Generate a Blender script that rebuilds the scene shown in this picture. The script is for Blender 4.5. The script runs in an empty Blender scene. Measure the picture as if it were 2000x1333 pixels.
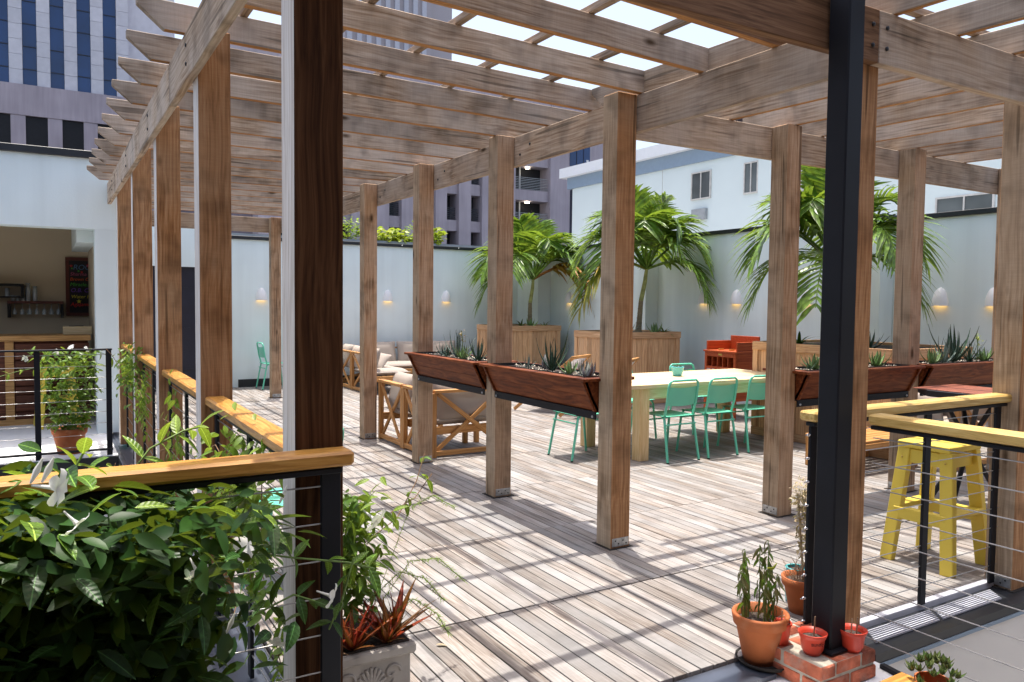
import bpy, bmesh, math, random
from mathutils import Vector, Matrix
R = math.radians
scene = bpy.context.scene
COL = scene.collection
random.seed(7)

# ------------------------------------------------------------------ camera
cam_d = bpy.data.cameras.new('camera'); cam = bpy.data.objects.new('camera', cam_d); COL.objects.link(cam)
fw = Vector((0.51305162, 0.85697267, -0.04874297)); rt = Vector((0.85821183, -0.51318371, 0.01072056)); up = Vector((0.01582687, 0.047332, 0.99875382))
M = Matrix((rt, up, -fw)).transposed().to_4x4(); M.translation = Vector((-3.0932, -3.8795, 1.5448))
cam.matrix_world = M
cam_d.sensor_width = 36.0; cam_d.lens = 1513.26 / 2000 * 36; cam_d.clip_start = 0.05; cam_d.clip_end = 3000
scene.camera = cam

# ------------------------------------------------------------------ sky, sun, exposure
SUN = Vector((0.06, 0.16, 1.0)).normalized()            # towards the sun
world = bpy.data.worlds.new('World'); scene.world = world; world.use_nodes = True
wn = world.node_tree.nodes; wl = world.node_tree.links; wn.clear()
sky = wn.new('ShaderNodeTexSky'); sky.sky_type = 'NISHITA'; sky.sun_disc = False
sky.sun_elevation = math.asin(SUN.z); sky.sun_rotation = math.atan2(SUN.x, SUN.y)
sky.altitude = 5; sky.air_density = 1.0; sky.dust_density = 5.0; sky.ozone_density = 0.5
bg = wn.new('ShaderNodeBackground'); bg.inputs[1].default_value = 0.15
wo = wn.new('ShaderNodeOutputWorld'); wl.new(sky.outputs[0], bg.inputs[0]); wl.new(bg.outputs[0], wo.inputs[0])
sun_d = bpy.data.lights.new('sun', 'SUN'); sun_d.energy = 3.1; sun_d.angle = R(0.5); sun_d.color = (1.0, 0.95, 0.87)
sun_o = bpy.data.objects.new('sun', sun_d); COL.objects.link(sun_o)
sun_o.rotation_euler = SUN.to_track_quat('Z', 'Y').to_euler(); sun_o.location = (0, 0, 30)
scene.view_settings.view_transform = 'Standard'; scene.view_settings.look = 'None'
scene.view_settings.exposure = 1.12; scene.view_settings.gamma = 1.0
try: scene.view_settings.use_curve_mapping = False
except Exception: pass
scene.render.engine = 'CYCLES'
scene.cycles.max_bounces = 5; scene.cycles.diffuse_bounces = 3; scene.cycles.glossy_bounces = 2; scene.cycles.transmission_bounces = 3; scene.cycles.transparent_max_bounces = 8

# ------------------------------------------------------------------ materials
MATS = {}
def new_mat(name):
    m = bpy.data.materials.new(name); m.use_nodes = True; MATS[name] = m
    nt = m.node_tree; b = nt.nodes['Principled BSDF']
    return m, nt, b
def N(nt, t, **kw):
    n = nt.nodes.new(t)
    for k, v in kw.items(): setattr(n, k, v)
    return n
def ramp(nt, stops):
    r = N(nt, 'ShaderNodeValToRGB'); e = r.color_ramp.elements
    while len(e) < len(stops): e.new(0.5)
    for i, (p, c) in enumerate(stops):
        e[i].position = p; e[i].color = (*c, 1) if len(c) == 3 else c
    return r
def mixc(nt, fac, a, b, mode='MIX'):
    n = N(nt, 'ShaderNodeMix', data_type='RGBA', blend_type=mode)
    if isinstance(fac, (int, float)): n.inputs[0].default_value = fac
    else: nt.links.new(fac, n.inputs[0])
    for s, v in ((6, a), (7, b)):
        if isinstance(v, tuple): n.inputs[s].default_value = (*v, 1)
        else: nt.links.new(v, n.inputs[s])
    return n.outputs[2]
def rnd_vec(nt, scale=13.0):
    """object coordinates shifted by a random amount for each object and each island"""
    tc = N(nt, 'ShaderNodeTexCoord'); oi = N(nt, 'ShaderNodeObjectInfo'); ge = N(nt, 'ShaderNodeNewGeometry')
    ad = N(nt, 'ShaderNodeMath', operation='ADD'); nt.links.new(oi.outputs['Random'], ad.inputs[0]); nt.links.new(ge.outputs['Random Per Island'], ad.inputs[1])
    fr = N(nt, 'ShaderNodeMath', operation='FRACT'); nt.links.new(ad.outputs[0], fr.inputs[0])
    mu = N(nt, 'ShaderNodeMath', operation='MULTIPLY'); nt.links.new(fr.outputs[0], mu.inputs[0]); mu.inputs[1].default_value = scale
    va = N(nt, 'ShaderNodeVectorMath', operation='ADD'); nt.links.new(tc.outputs['Object'], va.inputs[0]); nt.links.new(mu.outputs[0], va.inputs[1])
    return va.outputs[0], fr.outputs[0]
def wood(name, dark, mid, light, axis=0, rough=0.75, gs=1.0, knots=0.0, vary=0.25, bump=0.25, grey=None, greyamt=0.5, spec=0.3, coat=0.0, wav=2.2, stain=0.0):
    m, nt, b = new_mat(name)
    v, rv = rnd_vec(nt)
    sc = [80.0 * gs] * 3; sc[axis] = 1.9 * gs
    mp = N(nt, 'ShaderNodeMapping'); mp.inputs['Scale'].default_value = sc; nt.links.new(v, mp.inputs[0])
    # slow waviness of the grain
    wv = N(nt, 'ShaderNodeTexNoise'); wv.inputs['Scale'].default_value = 3.0; wv.inputs['Detail'].default_value = 0; nt.links.new(v, wv.inputs['Vector'])
    ds = N(nt, 'ShaderNodeVectorMath', operation='SCALE'); ds.inputs['Scale'].default_value = wav; nt.links.new(wv.outputs['Color'], ds.inputs[0])
    av = N(nt, 'ShaderNodeVectorMath', operation='ADD'); nt.links.new(mp.outputs[0], av.inputs[0]); nt.links.new(ds.outputs[0], av.inputs[1])
    g = N(nt, 'ShaderNodeTexNoise'); g.inputs['Scale'].default_value = 1.0; g.inputs['Detail'].default_value = 3; g.inputs['Roughness'].default_value = 0.6
    nt.links.new(av.outputs[0], g.inputs['Vector'])
    rp = ramp(nt, [(0.34, dark), (0.5, mid), (0.66, light)]); nt.links.new(g.outputs[0], rp.inputs[0])
    col = rp.outputs[0]
    if grey:
        gn = N(nt, 'ShaderNodeTexNoise'); gn.inputs['Scale'].default_value = 1.7; gn.inputs['Detail'].default_value = 2; nt.links.new(v, gn.inputs['Vector'])
        gr = ramp(nt, [(0.35, (0, 0, 0)), (0.68, (greyamt,) * 3)]); nt.links.new(gn.outputs[0], gr.inputs[0])
        col = mixc(nt, gr.outputs[0], col, grey)
    if knots > 0:
        sk = [5.0] * 3; sk[axis] = 2.0
        mk = N(nt, 'ShaderNodeMapping'); mk.inputs['Scale'].default_value = sk; nt.links.new(v, mk.inputs[0])
        vo = N(nt, 'ShaderNodeTexVoronoi'); vo.inputs['Scale'].default_value = 1.0; nt.links.new(mk.outputs[0], vo.inputs['Vector'])
        kr = ramp(nt, [(0.05, (1, 1, 1)), (0.13, (0, 0, 0))]); nt.links.new(vo.outputs['Distance'], kr.inputs[0])
        sp = N(nt, 'ShaderNodeSeparateColor'); nt.links.new(vo.outputs['Color'], sp.inputs[0])
        lt = N(nt, 'ShaderNodeMath', operation='LESS_THAN'); nt.links.new(sp.outputs[0], lt.inputs[0]); lt.inputs[1].default_value = knots
        mm = N(nt, 'ShaderNodeMath', operation='MULTIPLY'); nt.links.new(kr.outputs[0], mm.inputs[0]); nt.links.new(lt.outputs[0], mm.inputs[1])
        col = mixc(nt, mm.outputs[0], col, tuple(c * 0.35 for c in dark))
    if stain > 0:
        sn = N(nt, 'ShaderNodeTexNoise'); sn.inputs['Scale'].default_value = 5.5; sn.inputs['Detail'].default_value = 2; nt.links.new(v, sn.inputs['Vector'])
        sr = ramp(nt, [(0.50, (1, 1, 1)), (0.72, (1 - stain,) * 3)]); nt.links.new(sn.outputs[0], sr.inputs[0])
        col = mixc(nt, 1.0, col, sr.outputs[0], 'MULTIPLY')
        # rough sawn marks across the grain
        ss = [9.0] * 3; ss[axis] = 160.0
        ms = N(nt, 'ShaderNodeMapping'); ms.inputs['Scale'].default_value = ss; nt.links.new(v, ms.inputs[0])
        s2 = N(nt, 'ShaderNodeTexNoise'); s2.inputs['Scale'].default_value = 1.0; s2.inputs['Detail'].default_value = 0; nt.links.new(ms.outputs[0], s2.inputs['Vector'])
        s3 = ramp(nt, [(0.35, (0.965,) * 3), (0.65, (1.025,) * 3)]); nt.links.new(s2.outputs[0], s3.inputs[0])
        col = mixc(nt, 1.0, col, s3.outputs[0], 'MULTIPLY')
        # drying checks along the grain
        sc2 = [26.0] * 3; sc2[axis] = 0.9
        mc = N(nt, 'ShaderNodeMapping'); mc.inputs['Scale'].default_value = sc2; nt.links.new(v, mc.inputs[0])
        c1 = N(nt, 'ShaderNodeTexNoise'); c1.inputs['Scale'].default_value = 1.0; c1.inputs['Detail'].default_value = 1; nt.links.new(mc.outputs[0], c1.inputs['Vector'])
        c2 = ramp(nt, [(0.655, (1, 1, 1)), (0.70, (0.52,) * 3)]); nt.links.new(c1.outputs[0], c2.inputs[0])
        col = mixc(nt, 1.0, col, c2.outputs[0], 'MULTIPLY')
    hv = N(nt, 'ShaderNodeHueSaturation'); nt.links.new(col, hv.inputs['Color'])
    mr = N(nt, 'ShaderNodeMapRange'); mr.inputs['To Min'].default_value = 1 - vary; mr.inputs['To Max'].default_value = 1 + vary
    nt.links.new(rv, mr.inputs[0]); nt.links.new(mr.outputs[0], hv.inputs['Value'])
    nt.links.new(hv.outputs[0], b.inputs['Base Color'])
    b.inputs['Roughness'].default_value = rough; b.inputs['Specular IOR Level'].default_value = spec
    if coat: b.inputs['Coat Weight'].default_value = coat; b.inputs['Coat Roughness'].default_value = 0.25
    bm_ = N(nt, 'ShaderNodeBump'); bm_.inputs['Strength'].default_value = bump; bm_.inputs['Distance'].default_value = 0.004
    nt.links.new(g.outputs[0], bm_.inputs['Height']); nt.links.new(bm_.outputs[0], b.inputs['Normal'])
    return m
def plain(name, col, rough=0.6, metal=0.0, var=0.12, scale=6.0, spec=0.4, bump=0.0, fine=60.0, coat=0.0, per=0.0, streak=0.0, bloom=None):
    m, nt, b = new_mat(name)
    v, rv = rnd_vec(nt)
    n1 = N(nt, 'ShaderNodeTexNoise'); n1.inputs['Scale'].default_value = scale; n1.inputs['Detail'].default_value = 2; nt.links.new(v, n1.inputs['Vector'])
    lo = tuple(c * (1 - var) for c in col); hi = tuple(min(1, c * (1 + var)) for c in col)
    rp = ramp(nt, [(0.3, lo), (0.7, hi)]); nt.links.new(n1.outputs[0], rp.inputs[0]); c = rp.outputs[0]
    if streak:
        mp = N(nt, 'ShaderNodeMapping'); mp.inputs['Scale'].default_value = (5, 5, 0.35); nt.links.new(v, mp.inputs[0])
        sn = N(nt, 'ShaderNodeTexNoise'); sn.inputs['Scale'].default_value = 1.0; sn.inputs['Detail'].default_value = 3; nt.links.new(mp.outputs[0], sn.inputs['Vector'])
        sr = ramp(nt, [(0.35, (1 - streak,) * 3), (0.62, (1, 1, 1))]); nt.links.new(sn.outputs[0], sr.inputs[0]); c = mixc(nt, 1.0, c, sr.outputs[0], 'MULTIPLY')
    if bloom:
        bn = N(nt, 'ShaderNodeTexNoise'); bn.inputs['Scale'].default_value = 11; bn.inputs['Detail'].default_value = 4; nt.links.new(v, bn.inputs['Vector'])
        br = ramp(nt, [(0.52, (0, 0, 0)), (0.72, (0.55,) * 3)]); nt.links.new(bn.outputs[0], br.inputs[0]); c = mixc(nt, br.outputs[0], c, bloom)
    if per:
        hv = N(nt, 'ShaderNodeHueSaturation'); nt.links.new(c, hv.inputs['Color'])
        mr = N(nt, 'ShaderNodeMapRange'); mr.inputs['To Min'].default_value = 1 - per; mr.inputs['To Max'].default_value = 1 + per
        nt.links.new(rv, mr.inputs[0]); nt.links.new(mr.outputs[0], hv.inputs['Value']); c = hv.outputs[0]
    nt.links.new(c, b.inputs['Base Color'])
    b.inputs['Roughness'].default_value = rough; b.inputs['Metallic'].default_value = metal; b.inputs['Specular IOR Level'].default_value = spec
    if coat: b.inputs['Coat Weight'].default_value = coat; b.inputs['Coat Roughness'].default_value = 0.2
    if bump:
        n2 = N(nt, 'ShaderNodeTexNoise'); n2.inputs['Scale'].default_value = fine; n2.inputs['Detail'].default_value = 1; nt.links.new(v, n2.inputs['Vector'])
        bm_ = N(nt, 'ShaderNodeBump'); bm_.inputs['Strength'].default_value = bump; bm_.inputs['Distance'].default_value = 0.01
        nt.links.new(n2.outputs[0], bm_.inputs['Height']); nt.links.new(bm_.outputs[0], b.inputs['Normal'])
    return m
def leafmat(name, col, col2, trans=0.35, rough=0.4, vary=0.35, vein=0.0, spec=0.4):
    m, nt, b = new_mat(name)
    v, rv = rnd_vec(nt)
    c = mixc(nt, rv, col, col2)
    nn = N(nt, 'ShaderNodeTexNoise'); nn.inputs['Scale'].default_value = 25; nn.inputs['Detail'].default_value = 0; nt.links.new(v, nn.inputs['Vector'])
    rr = ramp(nt, [(0.3, (1 - vary,) * 3), (0.7, (1 + vary * 0.5,) * 3)]); nt.links.new(nn.outputs[0], rr.inputs[0])
    c = mixc(nt, 1.0, c, rr.outputs[0], 'MULTIPLY')
    nt.links.new(c, b.inputs['Base Color']); b.inputs['Roughness'].default_value = rough; b.inputs['Specular IOR Level'].default_value = spec
    if vein:
        tcv = N(nt, 'ShaderNodeTexCoord'); sx = N(nt, 'ShaderNodeSeparateXYZ'); nt.links.new(tcv.outputs['Object'], sx.inputs[0])
        ab = N(nt, 'ShaderNodeMath', operation='ABSOLUTE'); nt.links.new(sx.outputs[1], ab.inputs[0])
        m1 = N(nt, 'ShaderNodeMath', operation='MULTIPLY_ADD'); nt.links.new(ab.outputs[0], m1.inputs[0]); m1.inputs[1].default_value = -0.75; nt.links.new(sx.outputs[0], m1.inputs[2])
        m2 = N(nt, 'ShaderNodeMath', operation='MULTIPLY'); nt.links.new(m1.outputs[0], m2.inputs[0]); m2.inputs[1].default_value = 44.0
        m3 = N(nt, 'ShaderNodeMath', operation='SINE'); nt.links.new(m2.outputs[0], m3.inputs[0])
        mid = N(nt, 'ShaderNodeMath', operation='LESS_THAN'); nt.links.new(ab.outputs[0], mid.inputs[0]); mid.inputs[1].default_value = 0.012
        hs = N(nt, 'ShaderNodeMath', operation='MULTIPLY_ADD'); nt.links.new(mid.outputs[0], hs.inputs[0]); hs.inputs[1].default_value = -2.0; nt.links.new(m3.outputs[0], hs.inputs[2])
        bv = N(nt, 'ShaderNodeBump'); bv.inputs['Strength'].default_value = vein; bv.inputs['Distance'].default_value = 0.0012; nt.links.new(hs.outputs[0], bv.inputs['Height']); nt.links.new(bv.outputs[0], b.inputs['Normal'])
        c = mixc(nt, mid.outputs[0], c, tuple(min(1, q * 2.2 + 0.02) for q in col2)); nt.links.new(c, b.inputs['Base Color'])
    tr = N(nt, 'ShaderNodeBsdfTranslucent')
    tc = mixc(nt, 0.55, c, (0.32, 0.42, 0.03)); nt.links.new(tc, tr.inputs[0])
    mx = N(nt, 'ShaderNodeMixShader'); mx.inputs[0].default_value = trans
    nt.links.new(b.outputs[0], mx.inputs[1]); nt.links.new(tr.outputs[0], mx.inputs[2])
    nt.links.new(mx.outputs[0], nt.nodes['Material Output'].inputs[0])
    return m
def emis(name, col, s):
    m, nt, b = new_mat(name); b.inputs['Emission Color'].default_value = (*col, 1); b.inputs['Emission Strength'].default_value = s; b.inputs['Base Color'].default_value = (*col, 1)
    return m

cedar_kw = dict(rough=0.82, knots=0.5, bump=0.4, spec=0.1, stain=0.38)
wood('cedar_x', (0.25, 0.16, 0.097), (0.41, 0.30, 0.205), (0.52, 0.405, 0.30), axis=0, grey=(0.48, 0.42, 0.36), greyamt=0.7, vary=0.22, **cedar_kw)
wood('cedar_z', (0.24, 0.105, 0.040), (0.39, 0.19, 0.080), (0.50, 0.28, 0.14), axis=2, grey=(0.42, 0.29, 0.18), greyamt=0.4, vary=0.12, **cedar_kw)
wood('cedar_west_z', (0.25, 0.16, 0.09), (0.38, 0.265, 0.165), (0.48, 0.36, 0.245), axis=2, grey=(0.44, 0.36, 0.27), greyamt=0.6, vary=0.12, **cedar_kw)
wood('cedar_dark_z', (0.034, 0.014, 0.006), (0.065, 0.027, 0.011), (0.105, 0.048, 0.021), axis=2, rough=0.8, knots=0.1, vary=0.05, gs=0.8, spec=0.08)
wood('cedar_bounce_z', (0.30, 0.165, 0.085), (0.45, 0.275, 0.16), (0.56, 0.385, 0.25), axis=2, grey=(0.46, 0.35, 0.25), greyamt=0.5, vary=0.12, **cedar_kw)  # far posts: warm light bounced off the deck put into a paler cedar
wood('cedar_warm_x', (0.10, 0.048, 0.020), (0.17, 0.085, 0.040), (0.24, 0.13, 0.065), axis=0, rough=0.75, knots=0.12, vary=0.08)
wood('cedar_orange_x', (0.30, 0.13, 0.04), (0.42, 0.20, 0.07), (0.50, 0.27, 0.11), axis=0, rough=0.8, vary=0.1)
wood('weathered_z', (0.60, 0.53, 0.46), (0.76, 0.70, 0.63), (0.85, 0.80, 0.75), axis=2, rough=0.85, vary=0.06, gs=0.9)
wood('batten_x', (0.22, 0.15, 0.10), (0.32, 0.23, 0.16), (0.42, 0.32, 0.24), axis=0, rough=0.8)
wood('deck_y', (0.145, 0.112, 0.09), (0.235, 0.198, 0.17), (0.325, 0.29, 0.262), axis=1, rough=0.6, vary=0.24, gs=1.2, grey=(0.285, 0.278, 0.275), greyamt=0.9, bump=0.35, stain=0.2)
wood('pine_x', (0.34, 0.145, 0.025), (0.48, 0.225, 0.045), (0.58, 0.31, 0.08), axis=0, rough=0.42, knots=0.12, vary=0.06, bump=0.08, coat=0.2, wav=4.0)
wood('pine_pale_x', (0.46, 0.28, 0.075), (0.60, 0.40, 0.125), (0.68, 0.50, 0.19), axis=0, rough=0.45, knots=0.08, vary=0.05, bump=0.08, coat=0.15, wav=4.0)
wood('planter_x', (0.085, 0.020, 0.006), (0.155, 0.040, 0.012), (0.23, 0.07, 0.022), axis=0, rough=0.55, vary=0.15, bump=0.15, spec=0.18, gs=0.6, wav=3.5)
wood('box_z', (0.42, 0.23, 0.11), (0.55, 0.33, 0.17), (0.66, 0.43, 0.25), axis=2, rough=0.7, knots=0.1, vary=0.22)
wood('box_x', (0.40, 0.22, 0.11), (0.52, 0.31, 0.16), (0.62, 0.41, 0.24), axis=0, rough=0.7, knots=0.1, vary=0.12)
wood('teak_x', (0.36, 0.16, 0.045), (0.48, 0.235, 0.075), (0.58, 0.31, 0.12), axis=0, rough=0.5, vary=0.12, bump=0.1)
wood('table_x', (0.58, 0.42, 0.22), (0.68, 0.53, 0.31), (0.76, 0.63, 0.41), axis=0, rough=0.5, vary=0.08, bump=0.08)
wood('table_z', (0.56, 0.38, 0.17), (0.66, 0.48, 0.25), (0.74, 0.57, 0.34), axis=2, rough=0.5, vary=0.08, bump=0.08)
wood('redcab_x', (0.30, 0.045, 0.012), (0.42, 0.075, 0.02), (0.50, 0.11, 0.03), axis=0, rough=0.4, vary=0.06, bump=0.05)
wood('barwood_x', (0.30, 0.15, 0.05), (0.42, 0.23, 0.08), (0.52, 0.30, 0.12), axis=0, rough=0.4, vary=0.06)
wood('barred_x', (0.05, 0.014, 0.007), (0.09, 0.026, 0.012), (0.13, 0.04, 0.018), axis=0, rough=0.5, vary=0.2)
wood('stake_z', (0.25, 0.17, 0.1), (0.38, 0.27, 0.17), (0.48, 0.36, 0.24), axis=2, rough=0.8)
plain('white_wall', (0.76, 0.85, 0.85), rough=0.85, var=0.04, scale=1.3, bump=0.1, fine=60, streak=0.07)
plain('white_roof', (0.78, 0.79, 0.80), rough=0.6, var=0.06, scale=2.5, bump=0.05)
plain('terrace_grey', (0.10, 0.10, 0.10), rough=0.9)
plain('brick_dark', (0.16, 0.10, 0.08), rough=0.9, var=0.2, scale=3)
plain('roof_grey', (0.30, 0.30, 0.30), rough=0.8)
plain('white_siding', (0.74, 0.73, 0.70), rough=0.7, var=0.03, scale=2)
plain('tan_wall', (0.55, 0.47, 0.34), rough=0.85, var=0.05, scale=1.5)
plain('coping_black', (0.018, 0.020, 0.024), rough=0.45, var=0.15)
plain('steel_dark', (0.010, 0.011, 0.015), rough=0.5, var=0.2, scale=4, spec=0.22)
plain('slate_metal', (0.075, 0.085, 0.11), rough=0.3, metal=0.3, var=0.2, scale=5)
plain('trim_grey', (0.50, 0.51, 0.56), rough=0.4, var=0.1, scale=8)
plain('galv', (0.42, 0.43, 0.43), rough=0.45, metal=0.7, var=0.3, scale=30)
plain('cable_steel', (0.38, 0.37, 0.36), rough=0.35, metal=0.9, var=0.1)
plain('chrome', (0.7, 0.7, 0.7), rough=0.15, metal=1.0, var=0.05)
plain('under', (0.02, 0.017, 0.015), rough=0.9)
plain('mint', (0.125, 0.56, 0.385), rough=0.38, var=0.04, spec=0.5, coat=0.2)
plain('turquoise', (0.10, 0.50, 0.52), rough=0.3, var=0.08, coat=0.4)
plain('yellow', (0.72, 0.55, 0.075), rough=0.42, var=0.06, scale=3)
plain('navy', (0.016, 0.019, 0.035), rough=0.4, var=0.1)
plain('teal', (0.03, 0.42, 0.37), rough=0.4)
plain('red_box', (0.42, 0.012, 0.016), rough=0.35)
plain('redpot', (0.55, 0.055, 0.028), rough=0.42, var=0.1, scale=9)
plain('terracotta', (0.37, 0.105, 0.032), rough=0.85, var=0.2, scale=7, bump=0.1, bloom=(0.36, 0.17, 0.09))
plain('soil', (0.055, 0.042, 0.034), rough=0.95, var=0.6, scale=70, bump=0.5, fine=120)
plain('gravel', (0.42, 0.37, 0.30), rough=0.9, var=0.3, scale=40, per=0.5)
plain('concrete', (0.40, 0.37, 0.33), rough=0.9, var=0.14, scale=8, bump=0.15)
plain('brick', (0.36, 0.10, 0.052), rough=0.95, var=0.4, scale=14, bump=0.6, fine=60, per=0.4, bloom=(0.34, 0.27, 0.22))
plain('mortar', (0.36, 0.33, 0.27), rough=0.95, var=0.2, scale=25, bump=0.4)
plain('cushion', (0.35, 0.30, 0.26), rough=0.9, var=0.05, scale=5, bump=0.08, fine=220)
plain('canvas', (0.74, 0.74, 0.76), rough=0.85, var=0.03)
plain('sconce_white', (0.80, 0.80, 0.80), rough=0.35, var=0.02)
plain('lightbox', (0.65, 0.64, 0.6), rough=0.5)
plain('brass', (0.6, 0.42, 0.12), rough=0.35, metal=0.8)
plain('tile_red', (0.30, 0.10, 0.06), rough=0.3, var=0.15, scale=12)
plain('board_black', (0.012, 0.012, 0.013), rough=0.7)
plain('frame_red', (0.09, 0.016, 0.008), rough=0.5)
plain('bark', (0.34, 0.36, 0.13), rough=0.75, var=0.25, scale=12, bump=0.2)
plain('bark_dry', (0.25, 0.20, 0.12), rough=0.85, var=0.3, scale=14, bump=0.3)
plain('twig', (0.22, 0.13, 0.07), rough=0.8)
plain('stem_green', (0.14, 0.22, 0.05), rough=0.6)
plain('stone_panel', (0.53, 0.53, 0.57), rough=0.7, var=0.05, scale=3, per=0.05)
plain('mauve', (0.38, 0.335, 0.37), rough=0.85, var=0.1, scale=0.5, streak=0.12)
plain('mauve_dark', (0.17, 0.15, 0.18), rough=0.85, var=0.1)
plain('void_dark', (0.012, 0.013, 0.016), rough=0.8)
plain('louvre', (0.06, 0.065, 0.075), rough=0.6)
plain('tower_glass', (0.008, 0.035, 0.12), rough=0.08, var=0.25, scale=0.35, spec=0.6)
plain('hotel_wall', (0.70, 0.78, 0.77), rough=0.85, var=0.025, scale=0.6)
plain('hotel_blue', (0.25, 0.33, 0.42), rough=0.7, var=0.03)
plain('hotel_white', (0.78, 0.80, 0.82), rough=0.7, var=0.02)
plain('window_glass', (0.09, 0.10, 0.10), rough=0.08, var=0.4, scale=0.8, spec=0.6)
plain('window_frame', (0.6, 0.58, 0.54), rough=0.6)
plain('far_beige', (0.45, 0.41, 0.42), rough=0.85, var=0.04)
plain('asphalt', (0.06, 0.06, 0.062), rough=0.9)
plain('glassware', (0.42, 0.46, 0.48), rough=0.1, spec=0.8)
plain('ac_grey', (0.35, 0.37, 0.38), rough=0.6)
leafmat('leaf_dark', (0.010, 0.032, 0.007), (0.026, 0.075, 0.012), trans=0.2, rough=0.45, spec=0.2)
leafmat('vleaf_dark', (0.010, 0.034, 0.008), (0.024, 0.075, 0.012), trans=0.2, rough=0.42, vein=0.3, spec=0.25)
leafmat('vleaf_mid', (0.05, 0.13, 0.016), (0.12, 0.23, 0.028), trans=0.36, rough=0.35, vein=0.45)
leafmat('vleaf_bright', (0.12, 0.23, 0.024), (0.23, 0.33, 0.045), trans=0.42, vein=0.4)
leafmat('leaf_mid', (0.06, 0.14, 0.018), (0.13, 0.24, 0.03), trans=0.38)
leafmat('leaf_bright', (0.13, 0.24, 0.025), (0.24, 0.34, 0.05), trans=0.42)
leafmat('leaf_lime', (0.30, 0.40, 0.03), (0.46, 0.48, 0.05), trans=0.45)
leafmat('palm_leaf', (0.07, 0.165, 0.018), (0.20, 0.325, 0.045), trans=0.36, rough=0.33, vary=0.55)
leafmat('palm_yellow', (0.34, 0.22, 0.02), (0.22, 0.26, 0.03), trans=0.3)
leafmat('palm_orange', (0.34, 0.11, 0.02), (0.42, 0.22, 0.04), trans=0.3)
leafmat('aloe_dark', (0.022, 0.055, 0.034), (0.05, 0.10, 0.06), trans=0.05)
leafmat('agave_grey', (0.10, 0.15, 0.13), (0.20, 0.26, 0.22), trans=0.05)
leafmat('succulent', (0.12, 0.24, 0.07), (0.24, 0.34, 0.14), trans=0.12)
leafmat('echeveria', (0.22, 0.20, 0.22), (0.30, 0.32, 0.28), trans=0.05)
leafmat('jade', (0.05, 0.10, 0.02), (0.12, 0.14, 0.04), trans=0.1, rough=0.3)
leafmat('bromeliad', (0.42, 0.035, 0.020), (0.24, 0.10, 0.025), trans=0.3, rough=0.3)
leafmat('dry_leaf', (0.42, 0.31, 0.17), (0.52, 0.42, 0.27), trans=0.2)
leafmat('wilt_leaf', (0.10, 0.12, 0.03), (0.16, 0.13, 0.05), trans=0.15)
leafmat('petal', (0.80, 0.80, 0.80), (0.84, 0.83, 0.80), trans=0.3, vary=0.04)
emis('lamp_glow', (1.0, 0.55, 0.16), 1.5)
emis('ceiling_lamp', (1.0, 0.9, 0.7), 12.0)
def chalk(name, c):
    return plain(name, c, rough=0.9, var=0.05)
for nm, c in dict(chalk_blue=(0.10, 0.20, 0.34), chalk_pink=(0.42, 0.10, 0.20), chalk_orange=(0.70, 0.12, 0.03), chalk_green=(0.08, 0.45, 0.06), chalk_violet=(0.20, 0.08, 0.46), chalk_yellow=(0.60, 0.52, 0.05), chalk_red=(0.62, 0.04, 0.04), ink_dark=(0.03, 0.01, 0.01), label_white=(0.8, 0.8, 0.8)).items(): chalk(nm, c)

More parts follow.
